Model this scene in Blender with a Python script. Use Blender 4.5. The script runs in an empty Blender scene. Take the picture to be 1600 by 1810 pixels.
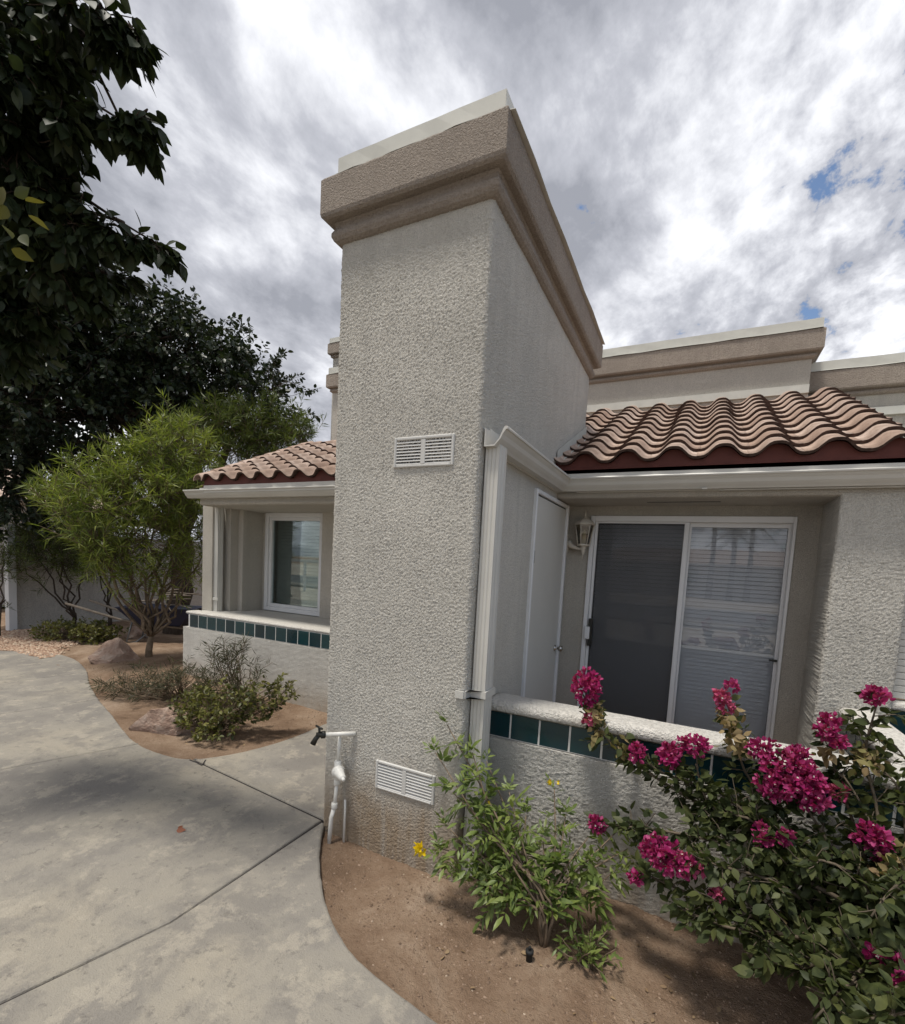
import bpy, math, random
import numpy as np
from mathutils import Matrix, Vector, noise as mnoise
from mathutils.geometry import delaunay_2d_cdt

random.seed(7); rng = np.random.default_rng(7)
scene = bpy.context.scene
col = scene.collection
R_ = math.radians

# ------------------------------------------------------------------ camera
CAM_H = 1.55
RR = np.array([[0.8914749, 0.4498253, 0.0541268],
               [0.0855746, -0.0498570, -0.9950835],
               [-0.4449152, 0.8917239, -0.0829399]])      # rows: right, down, forward
FPX = 844.0
cd = bpy.data.cameras.new('camera'); cam = bpy.data.objects.new('camera', cd); col.objects.link(cam)
cd.sensor_fit = 'VERTICAL'; cd.sensor_height = 24.0; cd.lens = FPX / 1810 * 24.0
cd.shift_x = 0.0; cd.shift_y = (1066 - 905) / 1810
cd.clip_start = 0.02; cd.clip_end = 2000
rx, dn, fw = RR
cam.matrix_world = Matrix(((rx[0], -dn[0], -fw[0], 0), (rx[1], -dn[1], -fw[1], 0),
                           (rx[2], -dn[2], -fw[2], CAM_H), (0, 0, 0, 1)))
scene.camera = cam

# ------------------------------------------------------------------ light
SUN = Vector((-0.14, -0.24, 1.0)).normalized()            # towards the sun
SUN_EL = math.asin(SUN.z); SUN_AZ = math.atan2(SUN.x, SUN.y)
world = bpy.data.worlds.new('World'); scene.world = world; world.use_nodes = True
wn = world.node_tree.nodes; wl = world.node_tree.links
wn.clear()


def WN(t, **k):
    n = wn.new(t)
    for a, b in k.items():
        setattr(n, a, b)
    return n


def wmath(op, a, b=None):
    n = WN('ShaderNodeMath', operation=op)
    for i, v in enumerate((a, b)):
        if v is None:
            continue
        if isinstance(v, (int, float)):
            n.inputs[i].default_value = v
        else:
            wl.new(v, n.inputs[i])
    return n.outputs[0]


def wramp(x, stops):
    n = WN('ShaderNodeValToRGB')
    e = n.color_ramp.elements
    while len(e) < len(stops):
        e.new(0.5)
    for k, (p, c) in enumerate(stops):
        e[k].position = p
        e[k].color = (c, c, c, 1) if isinstance(c, (int, float)) else (*c, 1)
    wl.new(x, n.inputs[0])
    return n.outputs[0]


def wnoise(vec, scale, detail, rough, dist=0.0):
    n = WN('ShaderNodeTexNoise')
    n.inputs['Scale'].default_value = scale; n.inputs['Detail'].default_value = detail
    n.inputs['Roughness'].default_value = rough; n.inputs['Distortion'].default_value = dist
    wl.new(vec, n.inputs['Vector'])
    return n.outputs['Fac']


sky = WN('ShaderNodeTexSky', sky_type='NISHITA')
sky.sun_disc = False; sky.sun_elevation = SUN_EL; sky.sun_rotation = SUN_AZ
sky.altitude = 200; sky.air_density = 1.0; sky.dust_density = 1.0; sky.ozone_density = 1.5
tc = WN('ShaderNodeTexCoord'); sep = WN('ShaderNodeSeparateXYZ'); wl.new(tc.outputs['Generated'], sep.inputs[0])
zz = wmath('ADD', wmath('MAXIMUM', sep.outputs[2], 0.0), 0.30)      # a cloud layer overhead, seen in perspective
cx = wmath('DIVIDE', sep.outputs[0], zz); cy = wmath('DIVIDE', sep.outputs[1], zz)
comb = WN('ShaderNodeCombineXYZ'); wl.new(cx, comb.inputs[0]); wl.new(cy, comb.inputs[1])
mp = WN('ShaderNodeMapping'); wl.new(comb.outputs[0], mp.inputs['Vector'])
mp.inputs['Location'].default_value = (7.3, 4.2, 0.4); mp.inputs['Rotation'].default_value = (0, 0, R_(25))
mp.inputs['Scale'].default_value = (1.0, 0.75, 1.0)
pv = mp.outputs['Vector']
big = wnoise(pv, 1.7, 5, 0.5, 0.15); mid = wnoise(pv, 5.2, 9, 0.60, 0.15); lump = wnoise(pv, 17.0, 8, 0.62, 0.2)
# sheets of grey cloud overhead; towards +x the layer breaks into white lumps
east = wmath('MINIMUM', wmath('MAXIMUM', wmath('MULTIPLY', wmath('ADD', cx, 0.35), 0.62), 0.0), 1.0)
soft = wmath('ADD', wmath('ADD', wmath('MULTIPLY', big, 0.70), wmath('MULTIPLY', mid, 0.55)), -0.14)
rough_ = wmath('ADD', wmath('ADD', wmath('MULTIPLY', big, 0.25), wmath('MULTIPLY', mid, 0.65)), wmath('ADD', wmath('MULTIPLY', lump, 0.95), -0.375))
shape = wmath('ADD', wmath('MULTIPLY', soft, wmath('SUBTRACT', 1.0, east)), wmath('MULTIPLY', rough_, east))
cl = wramp(shape, [(0.38, (2.5, 2.6, 2.95)), (0.47, (3.9, 4.0, 4.4)), (0.55, (6.2, 6.3, 6.65)), (0.64, (8.6, 8.65, 8.8))])
brk = wmath('SUBTRACT', wmath('ADD', wmath('ADD', wmath('MULTIPLY', mid, 0.6), wmath('MULTIPLY', lump, 0.35)), wmath('MULTIPLY', big, 0.05)), wmath('SUBTRACT', wmath('MULTIPLY', east, 0.235), 0.115))
cover = wramp(brk, [(0.437, 0.0), (0.478, 1.0)])
mix = WN('ShaderNodeMix', data_type='RGBA')
wl.new(cover, mix.inputs['Factor']); wl.new(sky.outputs[0], mix.inputs['A']); wl.new(cl, mix.inputs['B'])
bg = WN('ShaderNodeBackground'); bg.inputs['Strength'].default_value = 0.1
wl.new(mix.outputs['Result'], bg.inputs['Color'])
wo = WN('ShaderNodeOutputWorld'); wl.new(bg.outputs[0], wo.inputs['Surface'])

sd = bpy.data.lights.new('sun', 'SUN'); sun = bpy.data.objects.new('sun', sd); col.objects.link(sun)
sd.energy = 2.5; sd.angle = R_(9.0); sd.color = (1.0, 0.95, 0.87)
sun.rotation_euler = SUN.to_track_quat('Z', 'Y').to_euler(); sun.location = (0, 0, 20)
vs = scene.view_settings
vs.view_transform = 'Standard'; vs.look = 'None'; vs.exposure = 0.58; vs.gamma = 1.0; vs.use_curve_mapping = False

# ------------------------------------------------------------------ helpers
WM = {}


def ray(u, v):
    return RR.T @ np.array([u - 800.0, v - 1066.0, FPX])


def at(u, v, Y):
    d = ray(u, v); t = Y / d[1]
    return np.array([d[0] * t, Y, CAM_H + d[2] * t])


def onz(u, v, z=0.0):
    d = ray(u, v); t = (z - CAM_H) / d[2]
    return np.array([d[0] * t, d[1] * t, z])


def far(u, v, dist):
    d = ray(u, v); d = d / np.linalg.norm(d)
    return np.array([0, 0, CAM_H]) + d * dist


def place(o, parent):
    col.objects.link(o)
    WM[o.name] = o.matrix_basis.copy()
    if parent is not None:
        o.parent = parent
        o.matrix_parent_inverse = WM[parent.name].inverted()
    return o


def tag(o, label=None, cat=None, group=None, kind=None):
    if label: o['label'] = label
    if cat: o['category'] = cat
    if group: o['group'] = group
    if kind: o['kind'] = kind
    return o


def thing(name, loc, label, cat, group=None):
    o = bpy.data.objects.new(name, None); o.empty_display_size = 0.1
    o.matrix_basis = Matrix.Translation(Vector([float(c) for c in loc]))
    place(o, None)
    return tag(o, label, cat, group)


class MB:
    def __init__(s):
        s.v = []; s.f = []; s.sm = []

    def add(s, vs_, fs_, smooth=False):
        b = len(s.v)
        s.v.extend([tuple(float(c) for c in p) for p in vs_])
        for f in fs_:
            s.f.append(tuple(b + i for i in f)); s.sm.append(smooth)
        return s

    def box(s, x0, x1, y0, y1, z0, z1, bev=0.0):
        if bev <= 0:
            v = [(x0, y0, z0), (x1, y0, z0), (x1, y1, z0), (x0, y1, z0), (x0, y0, z1), (x1, y0, z1), (x1, y1, z1), (x0, y1, z1)]
            return s.add(v, [(0, 3, 2, 1), (4, 5, 6, 7), (0, 1, 5, 4), (1, 2, 6, 5), (2, 3, 7, 6), (3, 0, 4, 7)])
        b = min(bev, (x1 - x0) * .45, (y1 - y0) * .45, (z1 - z0) * .45)
        rings = []
        for z, i in ((z0, b), (z0 + b, 0), (z1 - b, 0), (z1, b)):
            c = b
            rings.append([(x0 + i + (0 if i else c), y0 + i, z), (x1 - i - (0 if i else c), y0 + i, z),
                          (x1 - i, y0 + i + (0 if i else c), z), (x1 - i, y1 - i - (0 if i else c), z),
                          (x1 - i - (0 if i else c), y1 - i, z), (x0 + i + (0 if i else c), y1 - i, z),
                          (x0 + i, y1 - i - (0 if i else c), z), (x0 + i, y0 + i + (0 if i else c), z)])
        return s.loft(rings, True, True)

    def loft(s, rings, closed=True, caps=True, smooth=False):
        n = len(rings[0]); v = [p for r in rings for p in r]; f = []
        for k in range(len(rings) - 1):
            for i in range(n if closed else n - 1):
                j = (i + 1) % n
                f.append((k * n + i, k * n + j, (k + 1) * n + j, (k + 1) * n + i))
        b = len(s.v)
        s.add(v, f, smooth)
        if caps and closed:
            s.f.append(tuple(b + i for i in range(n - 1, -1, -1))); s.sm.append(False)
            s.f.append(tuple(b + (len(rings) - 1) * n + i for i in range(n))); s.sm.append(False)
        return s

    def tube(s, pts, rad, n=8, caps=True, smooth=True):
        pts = [np.array(p, float) for p in pts]
        if not hasattr(rad, '__len__'): rad = [rad] * len(pts)
        rings = []; ref = None
        for i, p in enumerate(pts):
            t = pts[min(i + 1, len(pts) - 1)] - pts[max(i - 1, 0)]
            t = t / (np.linalg.norm(t) + 1e-9)
            if ref is None:
                ref = np.array([0, 0, 1.0]) if abs(t[2]) < .9 else np.array([1.0, 0, 0])
            a = np.cross(ref, t); a /= np.linalg.norm(a) + 1e-9
            b = np.cross(t, a); ref = b
            ref = np.cross(a, t) * -1 if False else ref
            rings.append([p + rad[i] * (math.cos(q) * a + math.sin(q) * b) for q in np.linspace(0, 2 * math.pi, n, endpoint=False)])
            ref = b
        return s.loft(rings, True, caps, smooth)

    def lathe(s, prof, c, n=16, axis=(0, 0, 1), smooth=True):
        ax = Vector(axis).normalized(); q = Vector((0, 0, 1)).rotation_difference(ax)
        rings = []
        for r, h in prof:
            rings.append([np.array(q @ Vector((r * math.cos(t), r * math.sin(t), h))) + np.array(c) for t in np.linspace(0, 2 * math.pi, n, endpoint=False)])
        return s.loft(rings, True, True, smooth)

    def build(s, name, mat, parent=None, loc=None):
        me = bpy.data.meshes.new(name); me.from_pydata(s.v, [], s.f)
        me.polygons.foreach_set('use_smooth', s.sm)
        me.materials.append(mat); me.update()
        o = bpy.data.objects.new(name, me)
        if loc is not None: o.matrix_basis = Matrix.Translation(Vector([float(c) for c in loc]))
        return place(o, parent)


def np_mesh(name, V, F, mat, parent=None, smooth=True):
    me = bpy.data.meshes.new(name)
    me.vertices.add(len(V)); me.vertices.foreach_set('co', np.asarray(V, np.float32).ravel())
    k = F.shape[1]
    me.loops.add(F.size); me.loops.foreach_set('vertex_index', F.astype(np.int32).ravel())
    me.polygons.add(len(F)); me.polygons.foreach_set('loop_start', (np.arange(len(F)) * k).astype(np.int32))
    me.polygons.foreach_set('use_smooth', np.full(len(F), smooth))
    me.materials.append(mat); me.update(calc_edges=True); me.validate()
    o = bpy.data.objects.new(name, me)
    return place(o, parent)


def box(name, mat, parent, *a, **k):
    return MB().box(*a, **k).build(name, mat, parent)


# ------------------------------------------------------------------ materials
class NT:
    def __init__(s, name):
        s.m = bpy.data.materials.new(name); s.m.use_nodes = True
        s.n = s.m.node_tree.nodes; s.l = s.m.node_tree.links
        s.p = s.n['Principled BSDF']; s.out = s.n['Material Output']
        s.tc = s.n.new('ShaderNodeTexCoord')

    def noise(s, scale, detail=4, rough=.5, dist=0., src=None, stretch=None):
        n = s.n.new('ShaderNodeTexNoise')
        n.inputs['Scale'].default_value = scale; n.inputs['Detail'].default_value = detail
        n.inputs['Roughness'].default_value = rough; n.inputs['Distortion'].default_value = dist
        v = s.tc.outputs['Object'] if src is None else src
        if stretch:
            m = s.n.new('ShaderNodeMapping'); m.inputs['Scale'].default_value = stretch
            s.l.new(v, m.inputs['Vector']); v = m.outputs[0]
        s.l.new(v, n.inputs['Vector'])
        return n.outputs['Fac']

    def voro(s, scale, feature='F1', rnd=1.0):
        n = s.n.new('ShaderNodeTexVoronoi'); n.feature = feature
        n.inputs['Scale'].default_value = scale; n.inputs['Randomness'].default_value = rnd
        s.l.new(s.tc.outputs['Object'], n.inputs['Vector'])
        return n.outputs

    def ramp(s, x, stops, interp='LINEAR'):
        n = s.n.new('ShaderNodeValToRGB'); e = n.color_ramp.elements; n.color_ramp.interpolation = interp
        while len(e) < len(stops): e.new(.5)
        for k, (p, c) in enumerate(stops):
            e[k].position = p; e[k].color = (c, c, c, 1) if isinstance(c, (int, float)) else (*c, 1)
        s.l.new(x, n.inputs[0])
        return n.outputs[0]

    def mix(s, f, a, b, mode='MIX'):
        n = s.n.new('ShaderNodeMix'); n.data_type = 'RGBA'; n.blend_type = mode
        for k, v in (('Factor', f), ('A', a), ('B', b)):
            i = [q for q in n.inputs if q.name == k and (q.type == ('VALUE' if k == 'Factor' else 'RGBA'))][0]
            if isinstance(v, (int, float)): i.default_value = v if k == 'Factor' else (v, v, v, 1)
            elif isinstance(v, tuple): i.default_value = (*v, 1)
            else: s.l.new(v, i)
        return n.outputs['Result']

    def math(s, op, a, b=0.):
        n = s.n.new('ShaderNodeMath'); n.operation = op
        for i, v in enumerate((a, b)):
            if isinstance(v, (int, float)): n.inputs[i].default_value = v
            else: s.l.new(v, n.inputs[i])
        return n.outputs[0]

    def z(s):
        n = s.n.new('ShaderNodeSeparateXYZ'); s.l.new(s.tc.outputs['Object'], n.inputs[0])
        return n.outputs

    def rnd(s):
        return s.n.new('ShaderNodeObjectInfo').outputs['Random']

    def island(s):
        return s.n.new('ShaderNodeNewGeometry').outputs['Random Per Island']

    def bump(s, h, dist, strength=1., prev=None):
        n = s.n.new('ShaderNodeBump'); n.inputs['Distance'].default_value = dist; n.inputs['Strength'].default_value = strength
        s.l.new(h, n.inputs['Height'])
        if prev is not None: s.l.new(prev, n.inputs['Normal'])
        s.l.new(n.outputs[0], s.p.inputs['Normal'])
        return n.outputs[0]

    def base(s, c, rough=.8, metal=0., spec=.5):
        i = s.p.inputs['Base Color']
        if isinstance(c, tuple): i.default_value = (*c, 1)
        else: s.l.new(c, i)
        if isinstance(rough, (int, float)): s.p.inputs['Roughness'].default_value = rough
        else: s.l.new(rough, s.p.inputs['Roughness'])
        s.p.inputs['Metallic'].default_value = metal; s.p.inputs['Specular IOR Level'].default_value = spec
        return s.m


def stucco(name, c, scale=62., dist=.012, dirt=0.0, var=.10):
    t = NT(name)
    lo = tuple(x * (1 - var) for x in c); hi = tuple(min(1, x * (1 + var * .6)) for x in c)
    cc = t.ramp(t.noise(1.3, 9, .68, .3), [(.38, lo), (.60, hi)])
    grain = t.noise(scale * .9, 3, .65)
    cc = t.mix(t.ramp(grain, [(.38, .75), (.54, 0.)]), cc, tuple(x * .68 for x in c))
    if dirt > 0:   # soil splashed up from the bed, in ragged patches
        o = t.z()
        g = t.math('SUBTRACT', dirt, t.math('ADD', o[2], t.math('MULTIPLY', t.noise(3.2, 7, .65), .62)))
        k = t.ramp(t.math('MULTIPLY', g, 1.6), [(.0, 0.), (.6, .85)])
        cc = t.mix(k, cc, (.37, .265, .165))
    # vertical rain streaks
    st = t.ramp(t.noise(2.2, 6, .65, stretch=(6., 6., .3)), [(.50, 0.), (.66, .55)])
    cc = t.mix(st, cc, tuple(x * .80 for x in c))
    h = t.math('ADD', t.noise(scale, 3, .6, .4), t.math('MULTIPLY', t.noise(scale * 2.1, 3, .6), .55))
    t.bump(h, dist, 1.0)
    return t.base(cc, .92, spec=.2)


def paint(name, c, rough=.45, var=.06, bumpd=.0, spec=.4, sc=9.):
    t = NT(name)
    cc = t.ramp(t.noise(sc, 6, .6), [(.3, tuple(x * (1 - var) for x in c)), (.7, c)])
    if bumpd: t.bump(t.noise(40, 4), bumpd, .6)
    return t.base(cc, rough, spec=spec)


LEAFARGS = {}


def leafmat(name, cols, rough=.45, trans=.25, spec=.35, single=False):
    t = NT(name)
    n = len(cols)
    if not single: LEAFARGS[name] = (cols, rough, trans, spec)
    cc = t.ramp(t.rnd() if single else t.island(), [((k + .5) / n, c) for k, c in enumerate(cols)])
    cc = t.mix(.35, cc, t.ramp(t.noise(2.4, 3), [(.3, tuple(x * .6 for x in cols[0])), (.7, tuple(min(1, x * 1.35) for x in cols[-1]))]))
    m = t.base(cc, rough, spec=spec)
    if trans > 0:
        tr = t.n.new('ShaderNodeBsdfTranslucent'); ms = t.n.new('ShaderNodeMixShader')
        ms.inputs[0].default_value = trans
        t.l.new(t.mix(1., cc, (1.15, 1.25, .55), 'MULTIPLY'), tr.inputs[0])
        t.l.new(t.p.outputs[0], ms.inputs[1]); t.l.new(tr.outputs[0], ms.inputs[2]); t.l.new(ms.outputs[0], t.out.inputs['Surface'])
    return m


def glassmat(name, tint, refl=.10):
    t = NT(name)
    tr = t.n.new('ShaderNodeBsdfTransparent'); tr.inputs[0].default_value = (*tint, 1)
    gl = t.n.new('ShaderNodeBsdfGlossy'); gl.inputs['Roughness'].default_value = .015; gl.inputs[0].default_value = (.95, .97, 1, 1)
    lw = t.n.new('ShaderNodeLayerWeight'); lw.inputs[0].default_value = .30
    f = t.math('ADD', t.math('MULTIPLY', lw.outputs['Fresnel'], .9), refl)
    ms = t.n.new('ShaderNodeMixShader'); t.l.new(f, ms.inputs[0])
    t.l.new(tr.outputs[0], ms.inputs[1]); t.l.new(gl.outputs[0], ms.inputs[2]); t.l.new(ms.outputs[0], t.out.inputs['Surface'])
    return t.m


M = {}
M['stucco'] = stucco('stucco', (.74, .705, .63), 230, .011, dirt=.80)
M['stucco_shade'] = stucco('stucco_shade', (.60, .56, .49), 190, .012, dirt=.0)  # shade of the porch recesses put into the tint, browner than the plain stucco
M['stucco_low'] = stucco('stucco_low', (.70, .675, .615), 210, .012, dirt=.55)
M['cap_white'] = stucco('cap_white', (.70, .67, .61), 65, .020)
M['stucco_tan'] = stucco('stucco_tan', (.43, .365, .305), 110, .020, var=.14)
M['stucco_far'] = stucco('stucco_far', (.50, .46, .41), 60, .008)
M['flashing'] = paint('flashing', (.57, .56, .50), .42, .12)
M['gutter'] = paint('gutter', (.56, .545, .50), .38, .10, sc=4.)
M['white_frame'] = paint('white_frame', (.68, .68, .68), .4, .06)
M['vent'] = paint('vent', (.55, .54, .51), .5, .10)
M['dark'] = paint('dark', (.012, .012, .013), .8)
M['birdstop'] = paint('birdstop', (.115, .032, .024), .75, .3)
M['doorpaint'] = paint('doorpaint', (.55, .535, .49), .5, .06, sc=3.)
M['pvc'] = paint('pvc', (.76, .74, .68), .45, .16, sc=20)
M['brassy'] = NT('dark_metal').base((.05, .05, .045), .45, .8)
M['chrome'] = NT('chrome').base((.45, .43, .40), .22, 1.)
M['lantern'] = paint('lantern', (.58, .53, .45), .5, .2, sc=30)
M['navy'] = paint('navy', (.012, .018, .05), .5, .3)
M['rubber'] = paint('rubber', (.012, .012, .012), .7)
M['steel'] = NT('steel').base((.20, .20, .20), .5, .6)
M['wood_grey'] = paint('wood_grey', (.22, .18, .14), .8, .35, sc=20)
M['blind'] = paint('blind', (.86, .86, .87), .6, .05)
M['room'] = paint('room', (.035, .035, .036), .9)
M['glass'] = glassmat('glass', (.86, .87, .88), .02)
M['glass_dark'] = glassmat('glass_dark', (.80, .85, .82), .015)
M['lamp_glass'] = glassmat('lamp_glass', (.62, .58, .5), .06)
t = NT('screen')
tr = t.n.new('ShaderNodeBsdfTransparent'); ms = t.n.new('ShaderNodeMixShader'); ms.inputs[0].default_value = .62
t.base((.055, .055, .058), .6); t.l.new(tr.outputs[0], ms.inputs[1]); t.l.new(t.p.outputs[0], ms.inputs[2]); t.l.new(ms.outputs[0], t.out.inputs['Surface'])
M['screen'] = t.m
t = NT('teal_tile')
cc = t.ramp(t.rnd(), [(0., (.003, .018, .023)), (.5, (.004, .026, .031)), (1., (.006, .038, .042))])
cc = t.mix(t.ramp(t.noise(14, 6, .65), [(.45, 0.), (.75, .45)]), cc, (.007, .03, .052))
t.bump(t.noise(22, 3), .003, .5)
M['tile'] = t.base(cc, t.ramp(t.noise(8, 4), [(.3, .12), (.7, .3)]), spec=.5)
M['grout'] = paint('grout', (.62, .61, .58), .8, .15, sc=30)
t = NT('clay_tile')
cc = t.ramp(t.rnd(), [(0., (.34, .235, .18)), (.3, (.45, .335, .265)), (.7, (.53, .42, .35)), (1., (.29, .20, .155))])
cc = t.mix(t.ramp(t.noise(9, 9, .7), [(.42, 0.), (.60, .7)]), cc, (.24, .165, .125))
cc = t.mix(t.ramp(t.noise(70, 3, .6), [(.55, 0.), (.8, .5)]), cc, (.54, .45, .38))
t.bump(t.noise(120, 4, .6), .003, .7)
M['clay'] = t.base(cc, .85, spec=.2)
t = NT('clay_edge')
M['clay_edge'] = t.base(t.ramp(t.noise(30, 5, .65), [(.3, (.035, .022, .018)), (.7, (.095, .062, .05))]), .9, spec=.1)

# concrete
t = NT('concrete')
o = t.z()
g = t.noise(160, 3, .6)
cc = t.ramp(t.noise(.75, 10, .60, .25), [(.36, (.205, .188, .165)), (.47, (.248, .228, .195)), (.55, (.288, .262, .215)), (.66, (.335, .297, .232))])
cc = t.mix(t.ramp(t.noise(2.6, 12, .72, .2), [(.46, 0.), (.57, .66)]), cc, (.168, .155, .14))          # grey film
cc = t.mix(t.ramp(t.noise(5.0, 12, .75, .15), [(.53, 0.), (.60, .55)]), cc, (.40, .358, .285))        # worn pale patches
cc = t.mix(t.ramp(t.noise(13, 10, .75), [(.57, 0.), (.61, .55)]), cc, (.125, .112, .098))                # dark stains
cc = t.mix(t.ramp(t.noise(60, 4, .6), [(.66, 0.), (.71, .75)]), cc, (.10, .09, .08))
cc = t.mix(t.ramp(t.noise(380, 2, .5), [(.35, .4), (.6, 0.)]), cc, (.22, .205, .18))
t.bump(t.math('ADD', t.math('MULTIPLY', g, .6), t.math('MULTIPLY', t.noise(30, 7, .7), 1.)), .007, .9)
M['concrete'] = t.base(cc, .85, spec=.25)
M['joint'] = paint('joint', (.035, .03, .028), .95, .4, sc=30)
# soil
t = NT('soil')
cc = t.ramp(t.noise(1.7, 9, .7, .5), [(.34, (.135, .088, .058)), (.46, (.235, .16, .108)), (.55, (.285, .203, .14)), (.66, (.37, .28, .205))])
cc = t.mix(t.ramp(t.noise(55, 4, .7), [(.5, 0.), (.7, .6)]), cc, (.18, .115, .072))
cc = t.mix(t.ramp(t.noise(150, 3, .6), [(.64, 0.), (.74, .45)]), cc, (.46, .35, .25))
h = t.math('ADD', t.math('MULTIPLY', t.noise(45, 6, .7), 1.), t.math('MULTIPLY', t.noise(170, 3, .6), .5))
t.bump(h, .02, 1.)
M['soil'] = t.base(cc, .95, spec=.1)
t = NT('pebble'); cc = t.ramp(t.island(), [(0., (.10, .066, .045)), (.5, (.20, .138, .095)), (.97, (.27, .195, .14)), (1., (.42, .34, .26))])
M['pebble'] = t.base(cc, .9, spec=.2)
t = NT('gravel'); cc = t.ramp(t.island(), [(0., (.24, .15, .10)), (.5, (.40, .27, .19)), (1., (.55, .44, .33))])
M['gravel'] = t.base(cc, .9, spec=.2)
t = NT('rock')
cc = t.ramp(t.noise(5, 7, .65, .6), [(.3, (.21, .13, .095)), (.5, (.38, .27, .21)), (.7, (.52, .43, .36))])
cc = t.mix(t.ramp(t.noise(22, 5, .6), [(.55, 0.), (.75, .5)]), cc, (.16, .11, .085))
t.bump(t.noise(26, 6, .7), .03, 1.)
M['rock'] = t.base(cc, .9, spec=.2)
t = NT('bark'); cc = t.ramp(t.noise(14, 7, .7, stretch=(1, 1, .25)), [(.3, (.035, .026, .02)), (.7, (.11, .085, .066))])
t.bump(t.noise(30, 6, .7, stretch=(1, 1, .3)), .03, 1.); M['bark'] = t.base(cc, .95, spec=.1)
t = NT('twig'); cc = t.ramp(t.noise(20, 6, .6), [(.3, (.10, .075, .052)), (.7, (.24, .18, .125))]); M['twig'] = t.base(cc, .9, spec=.1)
t = NT('cane'); cc = t.ramp(t.noise(20, 6, .6), [(.3, (.06, .048, .034)), (.7, (.15, .12, .085))]); M['cane'] = t.base(cc, .85, spec=.2)
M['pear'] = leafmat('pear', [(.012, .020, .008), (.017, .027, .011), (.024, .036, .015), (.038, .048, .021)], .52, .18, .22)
M['pear_yellow'] = leafmat('pear_yellow', [(.10, .085, .018), (.14, .11, .02), (.05, .06, .016)], .45, .35)
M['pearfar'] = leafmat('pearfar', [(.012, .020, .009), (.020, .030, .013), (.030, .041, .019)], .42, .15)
M['thev'] = leafmat('thev', [(.07, .105, .022), (.12, .165, .032), (.19, .235, .048), (.29, .315, .075)], .45, .35)
M['thevd'] = leafmat('thevd', [(.05, .072, .018), (.085, .11, .026), (.13, .155, .038)], .45, .3)
M['tecoma'] = leafmat('tecoma', [(.070, .11, .028), (.11, .16, .038), (.15, .205, .05), (.20, .24, .065)], .42, .3)
M['boug'] = leafmat('boug', [(.020, .031, .012), (.032, .046, .016), (.050, .065, .022), (.09, .10, .034)], .5, .25, .22)
M['boug_dry'] = leafmat('boug_dry', [(.30, .21, .11), (.40, .29, .16), (.22, .14, .075), (.16, .15, .05)], .7, .25)
M['bract'] = leafmat('bract', [(.27, .012, .09), (.38, .03, .155), (.52, .10, .26), (.31, .012, .11)], .5, .35)
M['bract_pink'] = leafmat('bract_pink', [(.42, .04, .17), (.52, .08, .22), (.55, .14, .22)], .5, .35)
M['shrub'] = leafmat('shrub', [(.032, .042, .014), (.055, .066, .018), (.095, .10, .026), (.19, .18, .05)], .45, .25)
M['dryshrub'] = leafmat('dryshrub', [(.040, .038, .02), (.06, .055, .027), (.085, .07, .035), (.05, .06, .022)], .55, .2)
M['yellow'] = leafmat('yellow', [(.72, .50, .008), (.80, .58, .015)], .5, .3)
M['white_fl'] = leafmat('white_fl', [(.72, .70, .62), (.78, .76, .68)], .6, .3)
M['dryleaf'] = leafmat('dryleaf', [(.17, .055, .03), (.22, .08, .04)], .7, .1)

# ------------------------------------------------------------------ ground and path
def resample(pts, n):
    p = np.array(pts, float); d = np.r_[0, np.cumsum(np.linalg.norm(np.diff(p, axis=0), axis=1))]
    s = np.linspace(0, d[-1], n); tck = []
    for k in range(p.shape[1]):      # Catmull-Rom through the points
        q = p[:, k]; m = np.gradient(q, d)
        i = np.clip(np.searchsorted(d, s, 'right') - 1, 0, len(d) - 2)
        h = d[i + 1] - d[i]; u = (s - d[i]) / h
        tck.append((2 * u**3 - 3 * u**2 + 1) * q[i] + (u**3 - 2 * u**2 + u) * h * m[i] + (-2 * u**3 + 3 * u**2) * q[i + 1] + (u**3 - u**2) * h * m[i + 1])
    return np.array(tck).T


def fbm(x, y, z, s, oct=4):
    return mnoise.fractal(Vector((x * s, y * s, z * s)), 1.0, 2.0, oct)


edgeA = [(-14, 2.6), (-10.2, 2.75)] + [tuple(onz(u, v)[:2]) for u, v in [(0, 1150), (80, 1152), (125, 1162), (150, 1180), (160, 1210), (178, 1240), (200, 1265), (215, 1285), (243, 1313), (280, 1330), (340, 1341), (400, 1334), (470, 1318), (530, 1298), (572, 1280)]] + [(-2.9, 3.72)]
edgeA = resample(edgeA, 700)
edgeB = [(-1.80, 2.09)] + [tuple(onz(u, v)[:2]) for u, v in [(568, 1480), (567, 1540), (575, 1590), (595, 1640), (630, 1690), (680, 1735), (740, 1780), (780, 1810)]] + [(-.3, 1.30), (.4, 1.29), (1.6, 1.33), (3.4, 1.36)]
edgeB = resample(edgeB, 160)
EA = edgeA[::6]
def soil_h(x, y):
    z = -.035 + .018 * fbm(x, y, 0, 1.7, 4) + .006 * fbm(x, y, 3, 9, 3)
    if x > -1.9: z -= .012
    if x > -1.2 and y > 1.9: z -= .01
    z += .10 * math.exp(-((x + 6.8)**2 / 3.0 + (y - 4.3)**2 / 1.2))
    z += .05 * math.exp(-((x + 5.0)**2 / 1.5 + (y - 3.3)**2 / .3))
    if x < -1.9:                                  # feathered down to just under the path's edge
        e = min(1., max(0., float(np.min(np.hypot(EA[:, 0] - x, EA[:, 1] - y))) / .35)) if y < 4.2 else 1.
        e = e * e * (3 - 2 * e)
        z = -.014 + .003 * fbm(x, y, 1, 6, 2) + (z + .014) * e
    else:
        z += .006 * fbm(x, y, 7, 22, 3)
    return z


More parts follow.
